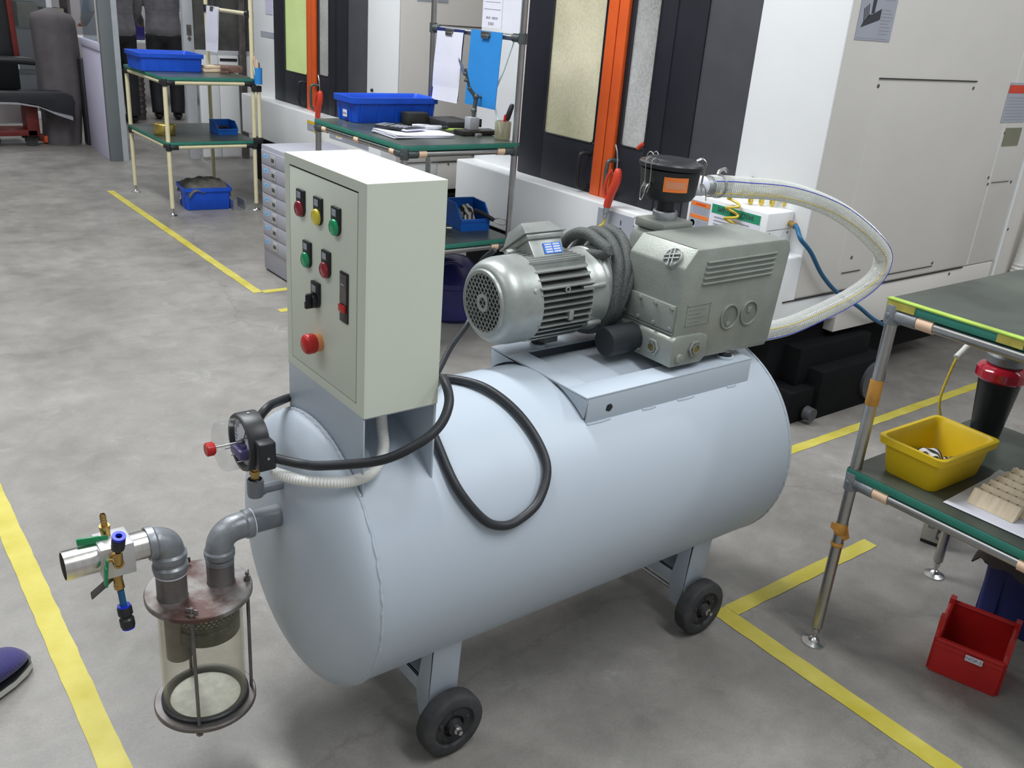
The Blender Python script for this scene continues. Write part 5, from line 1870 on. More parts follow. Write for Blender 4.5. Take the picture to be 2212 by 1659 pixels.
    framed(3.264, 3.855, 3.289, 3.662, .920, 'left_door', green, 'spattered window pane lit from inside')
    framed(2.860, 3.133, 2.954, 3.106, .942, 'right_door', 'win_cool', 'narrow spattered window pane')
    q = B().box(3.014, Y(2.695), .692, 3.028, Y(2.862), 2.3)
    q.build('door_edge', 'charcoal', t, bevel=.001)
    # orange grip strips
    q = B()
    q.box(2.992, Y(3.198), .680, 3.012, Y(3.262), 2.3)
    q.box(2.992, Y(3.133), .680, 3.012, Y(3.192), 2.3)
    q.build('door_grip', 'orange', t, bevel=.003, label='bright orange vertical door strip', split=True)
    for yy, m_ in ((3.300, 'black'), (3.105, 'joint')):
        q = B().tube([(3.01, Y(yy), .872), (2.965, Y(yy) + .012, .872), (2.955, Y(yy) + .014, .84), (2.955, Y(yy) + .014, .75), (2.965, Y(yy) + .012, .715), (3.01, Y(yy), .715)], .009, 12, 5)
        q.build('door_handle', m_, t)
    return t, body

m1, body1 = machine(0.0, 'large white machine with dark doors and orange strip, right behind the pump', 'win_warm')
m2, body2 = machine(3.07, 'white machine farther left with green lit window, behind the blue crate bench', 'win_green')
# rubber buffer buttons on the front panels
q = B()
q.lathe([(0, 0), (0, .011), (.012, .009), (.014, 0)], (3.022, 5.433, .922), (-1, 0, 0), 16)
q.build('round_buffer', 'rubber', m2)
q = B()
q.lathe([(0, 0), (0, .012), (.012, .010), (.014, 0)], (3.022, 2.345, .925), (-1, 0, 0), 16)
q.build('round_buffer', 'rubber', m1)
# red cloth seen in the narrow window
q = B().tube([(3.013, 2.956, .972), (3.012, 2.972, .962), (3.013, 2.993, .944)], .010, 8, 5)
q.build('red_handle', 'redor', m1)
# warning sign high on the side of machine 1, and its twin on machine 2
def hand_sign(t, y, x0):
    sg = B().box(x0, y - .002, 1.474, x0 + .222, y + .001, 1.90).build('warning_sign', 'signgrey', t, label='grey warning sign with crushed hand pictogram')
    q = B()
    # hand on a wedge
    q.prism([(.020, 1.515), (.130, 1.545), (.130, 1.582), (.075, 1.560), (.060, 1.560), (.045, 1.545), (.030, 1.535)], lambda u, v, w_: (x0 + u, w_, v), y - .0026, y - .002)
    for k in range(4):
        q.obox((x0 + .046 - k * .008 + .006, y - .0023, 1.572 - k * .005), (.010 * -.45, 0, .022), (0, .0003, 0), (.0022, 0, .001))
    q.prism([(.070, 1.562), (.088, 1.566), (.092, 1.655), (.066, 1.655)], lambda u, v, w_: (x0 + u, w_, v), y - .0026, y - .002)
    q.box(x0 + .052, y - .0026, 1.655, x0 + .106, y - .002, 1.664)
    q.box(x0 + .004, y - .0026, 1.682, x0 + .218, y - .002, 1.684)
    q.build('pictogram', 'ink', sg, doubles=False)
    q = B()
    for i in range(16):
        z = 1.497 + i * .0115
        if i in (8, 9):
            continue
        w_ = (.060, .072, .066, .050)[i % 4]
        q.box(x0 + .138, y - .0026, z, x0 + .138 + w_, y - .002, z + .0035)
    for i in range(16):
        z = 1.695 + i * .0115
        q.box(x0 + .128, y - .0026, z, x0 + .205, y - .002, z + .0035)
    q.box(x0 + .006, y - .0026, 1.480, x0 + .20, y - .002, 1.482)
    q.build('sign_text', 'greyink', sg, doubles=False)
    q = B()
    for k in range(6):
        a = k * PI / 3
        q.lathe([(-.0006, .010), (-.0006, .016), (0, .016), (0, .010)], (x0 + .075 + .022 * math.cos(a), y - .0022, 1.725 + .014 * math.sin(a)), (0, -1, 0), 14, closed=True)
    q.build('pictogram', 'ink', sg)
hand_sign(body1, 2.0495, 3.070)
hand_sign(body2, 5.1195, 3.140)
# red headed small sign far right
sg = B().box(4.30, 2.0475, 1.175, 4.52, 2.0495, 1.345).build('side_sign', 'signgrey', body1)
B().box(4.300, 2.0470, 1.300, 4.52, 2.0476, 1.335).build('red_header', 'redor', sg)
q = B()
for i in range(8):
    q.box(4.315, 2.0470, 1.185 + i * .0135, 4.50, 2.0476, 1.190 + i * .0135)
q.build('sign_text', 'greyink', sg, doubles=False)
B().box(4.37, 2.0475, 1.07, 4.52, 2.0495, 1.15).build('olive_plate', mat('olive_plate', (0.20, 0.20, 0.14), .5), body1)
# ATC label panel on the base
pn = B().box(2.9025, 2.785, .490, 2.9052, 3.090, .668).build('notice_panel', 'signgrey', m1, label='pale grey notice panel marked ATC')
B().box(2.9015, 2.775, .636, 2.9028, 2.850, .672).build('label_plate', 'paper', pn)
text('ATC', .030, (2.9008, 2.812, .6535), (0, -1, 0), (0, 0, 1), 'label_lettering', 'ink', pn, sx=.85)
q = B()
q.box(2.9006, 2.770, .6705, 2.9016, 2.852, .6735)
q.box(2.9006, 2.770, .6330, 2.9016, 2.852, .6355)
q.box(2.9012, 2.930, .620, 2.9022, 2.936, .640)
q.box(2.9012, 2.925, .600, 2.9022, 2.940, .606)
q.build('label_frame', 'ink', pn, split=True)
q = B()
q.box(2.9006, 2.790, .592, 2.9022, 2.845, .616)
q.lathe([(0, 0), (0, .012)], (2.9012, 2.835, .590), (-1, 0, 0), 16)
q.build('blue_pictogram', 'signblue', pn, split=True)
# yellow triangle notice on the base of machine 2 and grey plate on its side
pn = B().box(2.9025, 5.26, .575, 2.9052, 5.80, .655).build('notice_panel', 'signgrey', m2)
B().box(2.9015, 5.62, .585, 2.9028, 5.70, .645).build('triangle_plate', 'paper', pn)
B().prism([(5.635, .597), (5.690, .597), (5.6625, .638)], lambda u, v, w_: (w_, u, v), 2.9006, 2.9016).build('yellow_triangle', 'yellow', pn)
q = B()
for i in range(5):
    q.box(2.9012, 5.30, .590 + i * .013, 2.9022, 5.58, .5945 + i * .013)
q.build('notice_text', 'greyink', pn, doubles=False)
B().box(2.9015, 6.00, .580, 2.9052, 6.14, .645).build('yellow_notice', 'signgrey', m2)
B().box(2.9008, 6.005, .625, 2.9016, 6.135, .643).build('yellow_header', 'yellow', m2)

# safety instruction box on the base of machine 1
sb = thing('instruction_box', 'white box with green SAFETY INSTRUCTIONS sign beside the machine behind the pump', 'box', (2.95, 2.33, .692))
q = B().box(2.862, 2.120, .692, 3.020, 2.520, .848)
s0 = q.build('box_body', 'white', sb, bevel=.006)
q = B().box(2.8605, 2.152, .700, 2.8620, 2.392, .832).build('instruction_sign', 'paper', s0)
B().box(2.8598, 2.152, .797, 2.8606, 2.392, .832).build('green_header', 'signgreen', q)
text('SAFETY INSTRUCTIONS', .0235, (2.8594, 2.272, .8145), (0, -1, 0), (0, 0, 1), 'header_lettering', 'ink', q, sx=.72)
l_ = B()
for i in range(6):
    l_.box(2.8600, 2.17 + (i % 3) * .015, .712 + i * .0135, 2.8606, 2.375, .7175 + i * .0135)
l_.build('sign_text', 'greyink', q, doubles=False)
q = B().box(2.8605, 2.402, .700, 2.8620, 2.505, .826).build('warning_sign', 'signgrey', s0)
l_ = B()
l_.box(2.8598, 2.402, .806, 2.8606, 2.500, .822)
l_.box(2.8598, 2.402, .757, 2.8606, 2.500, .771)
l_.build('orange_header', 'orange_lbl', q, split=True)
text('WARNING', .011, (2.8596, 2.451, .814), (0, -1, 0), (0, 0, 1), 'header_lettering', 'redor', q)
l_ = B()
for i in range(5):
    l_.box(2.8600, 2.412, .7775 + i * .0055, 2.8606, 2.490, .7795 + i * .0055)
for i in range(6):
    l_.box(2.8600, 2.405, .708 + i * .0075, 2.8606, 2.465, .7105 + i * .0075)
l_.lathe([(0, 0), (0, .014)], (2.8605, 2.484, .735), (-1, 0, 0), 12)
l_.build('sign_text', 'greyink', q, doubles=False)
q = B()
q.box(2.870, 2.1192, .7815, 3.015, 2.1205, .7830)
for x in (2.885, 2.995):
    q.lathe([(0, 0), (0, .005), (.002, .004), (.002, 0)], (x, 2.120, .768), (0, -1, 0), 12)
q.build('end_screw', 'rim_steel', s0, split=True)

# air guns hanging at the door handles
def air_gun(label, yo, xo=0.0):
    t = thing('air_gun', label, 'air gun', (2.875, 2.98 + yo, .60), group=None)
    Y = lambda y: y + yo
    q = B().tube([(3.025, Y(3.190), .80), (2.985, Y(3.150), .815), (2.945, Y(3.085), .82)], .003, 8, 5)
    q.build('hanging_hook', 'steel', t)
    q = B().tube([(2.94, Y(3.094), .948), (2.94, Y(3.078), .915), (2.94, Y(3.070), .875), (2.94, Y(3.068), .835)], .0032, 8, 5)
    q.build('nozzle', 'steel', t)
    q = B()
    prof = [(2.94, Y(3.063), .850), (2.94, Y(3.060), .830), (2.94, Y(3.064), .790), (2.94, Y(3.082), .745), (2.94, Y(3.098), .700), (2.94, Y(3.104), .672)]
    q.tube(prof, .019, 14, 6, rf=lambda i, m: (.55 + .6 * math.sin(min(1, i / m * 3.0) * PI / 2)) * (1 - .22 * i / m))
    q.build('gun_body', 'redor', t)
    q = B().tube([(2.94, Y(3.100), .835), (2.935, Y(3.118), .80), (2.935, Y(3.128), .745), (2.938, Y(3.120), .71)], .007, 8, 5)
    q.build('trigger', 'redor', t)
    q = B().lathe([(0, 0), (0, .012), (.012, .014), (.030, .014), (.034, .010), (.055, .011), (.055, 0)], (2.94, Y(3.104), .675), (0, .15, -1), 16)
    q.build('hose_coupling', 'zinc', t)
    q = B()
    pts = [(2.94, Y(3.110), .625), (2.938, Y(3.112), .595)]
    for k in range(46):
        a = k * PI / 4.5
        pts.append((2.925 + .022 * math.sin(a), Y(3.090) + .036 * math.cos(a), .575 - k * .0115))
    q.tube(pts, .0055, 8, 4)
    q.build('coiled_air_hose', 'yellowtube', t)
    for ch in [x for x in COL.objects if x.parent == t]:
        ch.matrix_parent_inverse = ch.matrix_parent_inverse @ Matrix.Translation((-.065, -.0985, .017))
    return t
air_gun('red air gun hanging in front of the orange strip of the nearer machine', 0.0)
air_gun('red air gun hanging in front of the orange strip of the farther machine', 2.916)
q = B()
pts = [(2.90, 2.285, .905), (2.86, 2.275, .890)]
for k in range(30):
    a = k * PI / 4.5
    pts.append((2.842 + .010 * math.sin(a), 2.276 + .030 * math.cos(a), .872 - k * .0045))
q.tube(pts, .0052, 8, 4)
pts = []
for k in range(34):
    a = k * PI / 4.5
    pts.append((2.905 + k * .0035, 2.285 - k * .0030 + .018 * math.cos(a), .875 + .022 * math.sin(a)))
q.tube(pts, .0052, 8, 4)
tag(q.build('coiled_air_hose', 'yellowtube'), 'loose yellow coiled air hose over the white instruction box', 'hose')
q = B().tube([(2.995, 2.112, .800), (2.985, 2.075, .798), (2.96, 2.030, .765), (3.019, 2.015, .712), (3.127, 2.015, .610), (3.265, 2.015, .518), (3.439, 2.020, .440), (3.60, 2.03, .358), (3.80, 2.06, .28)], .0085, 12, 8)
bh = q.build('blue_air_hose', 'bluetube')
tag(bh, 'blue air hose running down across the machine side behind the clear hose', 'hose')
B().cyl((3.000, 2.118, .803), (2.990, 2.085, .799), .012, n=12).build('hose_coupling', 'brass', bh)
# white ribbed duct and yellow cable at the right frame edge
q = B().tube([(4.93, 2.00, 1.35), (4.86, 2.00, 1.0), (4.83, 2.00, .75), (4.82, 2.02, .45), (4.82, 2.05, .30)], .028, 16, 24, rf=lambda i, m: 1 + (.08 if i % 2 else -.05))
tag(q.build('ribbed_duct', 'whiteplastic'), 'white ribbed duct at the right edge of the picture by the machine rear', 'duct')
q = B().tube([(5.10, 1.98, .92), (5.00, 1.99, .72), (4.93, 2.0, .55), (4.92, 2.02, .35)], .012, 10, 8)
tag(q.build('orange_cable', 'ochre'), 'orange yellow cable beside the white ribbed duct', 'cable')

# ================================================================== FAR BENCH THINGS
ZF = .9025
for k, (x, y, dx, dy, rz, m_, lab) in enumerate(((2.43, 6.66, .07, .030, .1, 'wood', 'pale wooden block beside the blue crate on the far workbench'),
                                                (2.50, 6.60, .030, .05, -.4, 'wooddark', 'brown wooden peg on the far workbench'))):
    t = thing('wood_piece', lab, 'wood', (x, y, ZF))
    mt = Matrix.Translation((x, y, ZF)) @ Matrix.Rotation(rz, 4, 'Z')
    B().box(-dx, -dy, 0, dx, dy, .022).xform(mt).build('lower_block', m_, t, bevel=.003)
    B().box(-dx * .9, -dy, .024, dx * .9, dy, .044).xform(mt @ Matrix.Rotation(.08, 4, 'Z')).build('upper_block', m_, t, bevel=.003)
q = B().obox((2.55, 6.68, ZF + .022), (.095, -.02, 0), (.01, .05, 0), (0, 0, .022))
tag(q.build('brown_board', 'wooddark', bevel=.003), 'brown board lying at the right end of the far workbench', 'board')
ph_ = thing('pencil_holder', 'small blue holder with pencils fixed to the far workbench post', 'pencil holder', (2.60, 6.24, .87))
q = B().lathe([(0, 0), (0, .026), (.105, .028), (.105, .025), (.004, .023)], (2.592, 6.235, .868), (0, 0, 1), 20)
q.build('holder_cup', 'clipblue', ph_)
for k in range(4):
    q = B().cyl((2.592 + (k - 1.5) * .008, 6.235, .88), (2.575 + (k - 1.5) * .018, 6.235 + (k - 1.5) * .004, 1.045 - abs(k - 1) * .02), .0055, n=8)
    q.build('pencil', ('wood', 'cream', 'wood', 'rim_steel')[k], ph_)
t = clipboard('clipboard with long white paper on the rack of the far workbench', 6.790, 7.030, 1.325, 1.030, 'paper', x=2.55, paperm=True)
gb = thing('gold_box', 'crinkled gold wrapped box on the lower shelf of the far workbench', 'box', (2.10, 6.58, .4915))
q = B()
for k in range(16):
    a = k * PI / 8
    r_ = .052 + .004 * math.sin(k * 2.7)
q.lathe([(0, 0), (0, .068), (.01, .072), (.07, .072), (.078, .066), (.078, 0)], (2.055, 6.585, .4915), (0, 0, 1), 12)
q.build('wrapped_body', 'gold', gb, bevel=.003)
t, mt = stack_bin('storage_bin', 'blue bin on the lower shelf of the far workbench', (2.475, 6.60, .4915), .15, .145, .085, 'blue2', rz=1.62, low=.42, cut=.34)
t = thing('scrap_parts', 'dark tool with red tip lying in the blue bin of the far workbench', 'tool', (2.475, 6.62, .51))
q = B().tube([(2.44, 6.62, .515), (2.49, 6.63, .535), (2.52, 6.60, .52)], .010, 8, 5)
q.build('tool_body', 'black', t)
B().cyl((2.43, 6.64, .53), (2.45, 6.63, .54), .009, n=10).build('red_tip', 'redor', t)
t, o, mt = crate('plastic_crate', 'blue crate with greasy rag on the floor under the far workbench', 'crate', (2.275, 6.50, .001), .31, .25, .155, 'blue', taper=.93, rz=-.12)
text('5', .075, (2.1165, 6.535, .075), (-.12, -1, 0), (0, 0, 1), 'white_mark', 'paper', t, sx=1.2, depth=.002)
q = B()
vs = []
nu, nv = 20, 16
for i in range(nu + 1):
    for j in range(nv + 1):
        u, v = i / nu - .5, j / nv - .5
        drop = (max(0, abs(u) - .42) + max(0, abs(v) - .42)) * .5
        vs.append((2.275 + u * .29, 6.50 + v * .25, .165 + .030 * (1 - (2 * u) ** 2) * (1 - (2 * v) ** 2) + .007 * math.sin(u * 21 + v * 9) + .006 * math.cos(v * 27) - drop))
q.add(vs, [(i * (nv + 1) + j, i * (nv + 1) + j + 1, (i + 1) * (nv + 1) + j + 1, (i + 1) * (nv + 1) + j) for i in range(nu) for j in range(nv)])
ob_ = q.build('cleaning_rag', mat('greasy_grey_cloth', (0.12, 0.11, 0.095), .9, var=.4, bump=.4, bscale=30), ang=80)
bake(ob_, [('SOLIDIFY', {'thickness': .006, 'offset': 1})])
tag(ob_, 'grey greasy rag heaped on the blue floor crate under the far workbench', 'rag')
for k, x in enumerate((2.455, 2.535)):
    q = B()
    q.box(x - .03, 6.36, .001, x + .020, 6.50, .008)
    q.box(x - .03, 6.36, .008, x - .022, 6.50, .070)
    q.build_ = None
    o = q.build('angle_iron', 'zinc', bevel=.001, doubles=False)
    o.location = (-.01, -.05, 0)
    tag(o, ['short bright angle iron on the floor next to the blue floor crate', 'short bright angle iron on the floor nearest the far bench leg'][k], 'angle iron')

# ================================================================== BACKGROUND OF THE HALL
q = B().box(2.150, 8.385, 0, 2.250, 8.435, 4.6)
cl = q.build('wall_column', 'conc_col', bevel=.004)
struct(cl)
q = B().box(2.250, 8.380, 0, 2.295, 8.440, 4.6)
struct(q.build('trim_8', mat('grey_frame_paint', (0.42, 0.45, 0.48), .5)))
# low white partition with glass above
q = B()
q.prism([(2.155, 8.436), (2.185, 9.16), (2.245, 9.16), (2.215, 8.436)], lambda u, v, w_: (u, v, w_), 0, .885)
struct(q.build('wall_partition', 'partition', bevel=.003))
q = B()
q.prism([(2.145, 8.436), (2.175, 9.17), (2.255, 9.17), (2.225, 8.436)], lambda u, v, w_: (u, v, w_), .885, .945)
struct(q.build('trim_9', 'partition', bevel=.004))
q = B().prism([(2.175, 8.436), (2.205, 9.16), (2.217, 9.16), (2.187, 8.436)], lambda u, v, w_: (u, v, w_), .945, 2.4)
struct(q.build('window_1', 'glass'))
q = B()
q.prism([(2.150, 8.437), (2.152, 8.487), (2.205, 8.487), (2.203, 8.437)], lambda u, v, w_: (u, v, w_), .945, 2.4)
struct(q.build('trim_10', 'offwhite'))

# dark glass screen cabinet right of the column
sc_ = thing('glass_screen', 'tall grey framed screen with dark glass and white lower doors behind the far bench', 'screen', (3.1, 8.42, 0))
q = B()
q.box(2.82, 8.35, 0, 2.905, 8.42, 2.4)
q.box(3.58, 8.35, 0, 3.66, 8.42, 2.4)
q.box(2.905, 8.35, .89, 3.58, 8.41, .93)
fr_ = q.build('frame', mat('screen_frame', (0.48, 0.49, 0.52), .5), sc_, bevel=.003, doubles=False)
q = B().box(2.905, 8.375, .93, 3.58, 8.385, 2.4)
q.build('dark_glass', 'glassdark', sc_)
q = B()
q.box(2.93, 8.33, .02, 3.10, 8.37, .89)
lo = q.build('lower_door', 'white', sc_, bevel=.004)
q = B().box(3.105, 8.33, .02, 3.28, 8.37, .89)
lo2 = q.build('lower_door', 'white', sc_, bevel=.004)
B().box(3.35, 8.33, .02, 3.575, 8.37, .89).build('lower_door', 'white', sc_, bevel=.004)
B().box(3.115, 8.325, .845, 3.27, 8.331, .868).build('vent_slot', 'dark_gap', lo2)
q = B()
q.box(2.99, 8.325, .14, 3.09, 8.331, .145)
q.box(3.12, 8.325, .12, 3.24, 8.331, .125)
q.build('door_line', 'dark_gap', lo, split=True)
q = B().box(3.06, 8.36, .93, 3.10, 8.40, 2.4)
q.build('grey_post', 'darkgrey', sc_)
q = B()
q.box(2.845, 8.345, 1.045, 2.885, 8.350, 1.13)
q.prism([(2.865, .995), (2.882, 1.02), (2.865, 1.042), (2.848, 1.02)], lambda u, v, w_: (u, w_, v), 8.344, 8.350)
q.build('handle_plate', 'rim_steel', fr_, split=True)
q = B().box(3.290, 8.30, 0, 3.345, 8.345, 2.4)
q.build('front_post', 'rim_steel', sc_, bevel=.003)
B().box(3.0185, 6.925, 1.125, 3.0222, 7.19, 1.165).build('grey_band', 'signgrey', m2)
B().box(3.0185, 6.96, 1.29, 3.0222, 7.09, 1.42).build('paper_notice', 'partition', m2, label='pale violet paper notice')

# person builder : body grown by voxel remesh from tapered limbs
def person(label, loc, face, cloth, trouser, lean=0.0, arm_l=None, arm_r=None, seed=0):
    t = thing('person', label, 'person', loc, rz=face)
    mt = Matrix.Translation(loc) @ Matrix.Rotation(face, 4, 'Z')
    k = Matrix.Rotation(lean, 4, 'X')
    def J(x, y, z):
        p = V((x, y, z))
        if z > .95:
            p = k @ (p - V((0, 0, .95))) + V((0, 0, .95))
        return p
    arm_l = arm_l or [(-.20, 0, 1.42), (-.27, .06, 1.14), (-.22, .24, 1.00)]
    arm_r = arm_r or [(.20, 0, 1.42), (.28, .06, 1.14), (.22, .24, 1.00)]
    def limb(q, pts, rs, n=14):
        P = [V(p) for p in pts]
        m = len(P)
        q.tube([J(*p) for p in P], 1.0, n, 6, rf=lambda i, tot: rs[min(m - 1, int(i / 6))] * (1 - (i / 6 - int(i / 6))) + rs[min(m - 1, int(i / 6) + 1)] * (i / 6 - int(i / 6)))
    def torso(q, g=0.0):
        for z, sx, sy in ((.96, .172, .115), (1.0, .168, .112), (1.04, .164, .110), (1.08, .160, .108), (1.12, .160, .109), (1.16, .162, .111), (1.20, .166, .112), (1.24, .171, .114), (1.28, .177, .115), (1.32, .182, .115), (1.36, .186, .112), (1.40, .185, .105)):
            c = J(0, 0, z)
            q.sphere(c, 1, 16, sx + g, sy + g, .085 + g)
    q = B()
    torso(q)
    for s_ in (-1, 1):
        limb(q, [(s_ * .09, 0, .95), (s_ * .10, .01, .50), (s_ * .10, -.02, .09)], [.085, .055, .038])
        q.sphere((s_ * .10, .06, .045), 1, 12, .042, .12, .035)
    for a in (arm_l, arm_r):
        limb(q, [a[0], a[1], a[2]], [.048, .038, .026])
        q.sphere(J(*a[2]), .042, 10)
        hd_ = V(a[2])
        for f_ in range(5):
            o_ = V((-.028 + f_ * .014, .03, 0))
            q.tube([J(*(hd_ + o_ * .6)), J(*(hd_ + o_ + V((0, .035, -.012)))), J(*(hd_ + o_ + V((0, .045, -.04))))], .0085, 6, 3)
    q.tube([J(0, 0, 1.42), J(0, .01, 1.50), J(0, .015, 1.56)], .055, 12, 3)
    q.sphere(J(0, .02, 1.645), 1, 20, .077, .097, .115)
    q.sphere(J(0, .115, 1.63), 1, 8, .014, .018, .02)
    for s_ in (-1, 1):
        q.sphere(J(s_ * .078, .015, 1.64), 1, 8, .010, .018, .028)
    q.xform(mt)
    o = q.build('body', 'skin', t, doubles=False)
    bake(o, [('REMESH', {'mode': 'VOXEL', 'voxel_size': .012}), ('SMOOTH', {'iterations': 4, 'factor': .6})])
    # jacket
    q = B()
    torso(q, .022)
    q.sphere(J(0, 0, .93), 1, 16, .195, .135, .10)
    for a, s_ in ((arm_l, -1), (arm_r, 1)):
        limb(q, [a[0], a[1], tuple(V(a[1]).lerp(V(a[2]), .85))], [.078, .062, .048])
    q.xform(mt)
    o = q.build('jacket', cloth, t, doubles=False)
    bake(o, [('REMESH', {'mode': 'VOXEL', 'voxel_size': .014}), ('SMOOTH', {'iterations': 3, 'factor': .6})])
    q = B()
    q.sphere((0, 0, .90), 1, 16, .175, .125, .12)
    for s_ in (-1, 1):
        limb(q, [(s_ * .09, 0, .90), (s_ * .105, .01, .50), (s_ * .10, -.01, .07)], [.105, .083, .075])
    q.xform(mt)
    o = q.build('trousers', trouser, t, doubles=False)
    bake(o, [('REMESH', {'mode': 'VOXEL', 'voxel_size': .014}), ('SMOOTH', {'iterations': 3, 'factor': .6})])
    q = B()
    for s_ in (-1, 1):
        q.sphere((s_ * .10, .055, .045), 1, 14, .052, .135, .045)
    q.xform(mt)
    q.build('shoe', 'black', t, split=True)
    q = B().sphere(J(0, .0, 1.672), 1, 18, .086, .100, .100)
    q.xform(mt)
    q.build('hair', 'hair', t)
    q = B()
    for s_ in (-1, 1):
        q.sphere(J(s_ * .030, .108, 1.648), 1, 8, .011, .006, .007)
    q.xform(mt)
    q.build('eye', 'black', t, split=True)
    q = B().sphere(J(0, .108, 1.598), 1, 10, .022, .006, .005)
    q.xform(mt)
    q.build('mouth', 'redor', t)
    return t
person('person in grey work jacket and black trousers seen from behind beyond the far bench', (3.46, 10.9, .001), -.25, 'greyfab', 'blackfab', lean=-.04,
       arm_r=[(.20, 0, 1.42), (.34, .10, 1.32), (.42, .28, 1.28)])
person('person in dark grey jacket standing half behind the grey column', (2.90, 10.6, .001), .35, 'greyfab', 'blackfab', lean=-.05)
# things seen beyond: desk, screens and bins
dk = thing('far_desk', 'white desk with violet box beyond the person in grey', 'desk', (3.4, 12.3, 0))
q = B().box(2.9, 12.0, .72, 4.6, 12.7, .76)
q.build('desk_top', 'white', dk, bevel=.004)
for x, y in ((2.95, 12.05), (4.55, 12.05), (2.95, 12.65), (4.55, 12.65)):
    B().box(x - .02, y - .02, 0, x + .02, y + .02, .72).build('leg', 'darkgrey', dk)
q = B().box(3.30, 12.1, .765, 3.62, 12.4, 1.0)
tag(q.build('violet_box', 'purple', bevel=.01), 'violet box on the far white desk', 'box')
q = B().box(3.86, 12.1, .765, 4.10, 12.35, 1.10)
tag(q.build('white_carton', 'paper', bevel=.006), 'bright white carton on the far white desk', 'carton')
q = B().box(2.4, 13.5, 0, 4.8, 13.6, 2.6)
struct(q.build('wall_inner', mat('inner_wall', (0.50, 0.47, 0.48), .7, var=.05)))
dr_ = thing('ribbed_drum', 'dark ribbed metal drum with chrome cap beyond the far workbench', 'drum', (3.22, 11.25, 0))
q = B()
pf = [(0, 0), (0, .10)]
for k in range(9):
    z = .06 + k * .06
    pf += [(z, .100), (z + .02, .112), (z + .04, .100)]
pf += [(.62, .10), (.64, .06), (.64, 0)]
q.lathe(pf, (3.12, 10.95, 0), (0, 0, 1), 28)
q.build('drum_body', 'rim_steel', dr_)
B().lathe([(.64, .05), (.67, .05), (.69, .03), (.69, 0)], (3.12, 10.95, 0), (0, 0, 1), 20).build('chrome_cap', 'chrome', dr_)

# covered equipment and red stacker at the far left
cv = thing('covered_equipment', 'tall grey dust cover draped over equipment at the far left', 'covered machine', (1.98, 9.35, 0))
q = B()
rings = 22
vs = []
nn = 40
for i in range(rings + 1):
    z = 1.165 * i / rings
    for k in range(nn):
        a = 2 * PI * k / nn
        fold = 1 + .05 * math.sin(a * 7 + z * 2) * (1 - .5 * z) + .03 * math.sin(a * 3 + 1)
        top_ = min(1, (1.165 - z) / .11)
        s_ = math.sqrt(max(0, 1 - (1 - top_) ** 2)) if top_ < 1 else 1
        rx = (.185 if z > .3 else .16 + .03 * z) * fold * (0.08 + .92 * s_)
        ry = .16 * fold * (0.08 + .92 * s_)
        vs.append((2.005 + rx * math.cos(a) + .03 * math.sin(z * 2.5), 9.42 + ry * math.sin(a), z + .001))
fs = [(i * nn + k, i * nn + (k + 1) % nn, (i + 1) * nn + (k + 1) % nn, (i + 1) * nn + k) for i in range(rings) for k in range(nn)]
fs += [tuple(range(nn))[::-1], tuple(rings * nn + k for k in range(nn))]
q.add(vs, fs)
q.build('dust_cover', 'coverfab', cv, ang=70, doubles=False)
q = B().obox((2.215, 9.30, .38), (.035, 0, 0), (0, .06, 0), (0, 0, .38))
q.build('side_flap', 'blackfab', cv, bevel=.01)

st_ = thing('pallet_stacker', 'red and black pallet stacker with dark padded top at the far left edge', 'stacker', (1.62, 9.3, 0))
q = B().prism([(1.52, 0.70), (1.67, .70), (1.655, 1.9), (1.50, 1.9)], lambda u, v, w_: (u, w_, v), 9.28, 9.36)
q.build('mast', 'black', st_, bevel=.004)
q = B().prism([(1.655, .745), (1.700, .745), (1.665, 1.9), (1.625, 1.9)], lambda u, v, w_: (u, w_, v), 9.25, 9.30)
q.build('red_mast_edge', 'redpaint', st_, bevel=.004)
q = B().tube([(1.40, 9.2, .735), (1.66, 9.2, .735), (1.80, 9.2, .728)], .034, 16, 5)
q.build('padded_bar', 'black', st_)
q = B().box(1.30, 9.15, .50, 1.66, 9.5, .72)
q.build('housing', 'machine_black', st_, bevel=.01)
q = B().prism([(1.30, .50), (1.97, .49), (2.05, .46), (2.07, .40), (2.05, .27), (1.90, .31), (1.78, .37), (1.60, .40), (1.30, .41)], lambda u, v, w_: (u, w_, v), 9.08, 9.24)
q.build('padded_top', 'black', st_, bevel=.015, seg=3)
q = B().prism([(1.30, .395), (1.60, .388), (1.78, .358), (1.90, .298), (2.03, .250), (2.03, .285), (1.88, .325), (1.76, .372), (1.6, .402), (1.3, .41)], lambda u, v, w_: (u, w_, v), 9.05, 9.085)
q.build('chrome_edge', 'zinc', st_)
q = B()
q.box(1.30, 9.20, .10, 1.76, 9.48, .15)
q.box(1.68, 9.20, .10, 1.78, 9.40, .40)
q.build('red_base', 'redpaint', st_, bevel=.006, doubles=False)
q = B().obox((1.77, 9.42, .065), (.10, -.02, -.02), (.01, .035, 0), (0, 0, .03))
fk = q.build('fork_arm', 'redpaint', st_, bevel=.004)
B().obox((1.862, 9.405, .043), (.026, -.010, 0), (.012, .040, 0), (0, 0, .030)).build('orange_tip', 'orange', fk, bevel=.004)
for x in (1.42, 1.72):
    B().lathe([(-.03, 0), (-.03, .05), (.03, .05), (.03, 0)], (x, 9.30, .051), (0, 1, 0), 24).build('roller', 'tyre', st_)
q = B().box(1.40, 9.55, .16, 1.74, 9.75, .40)
q.build('white_panel', 'white', st_, bevel=.004)
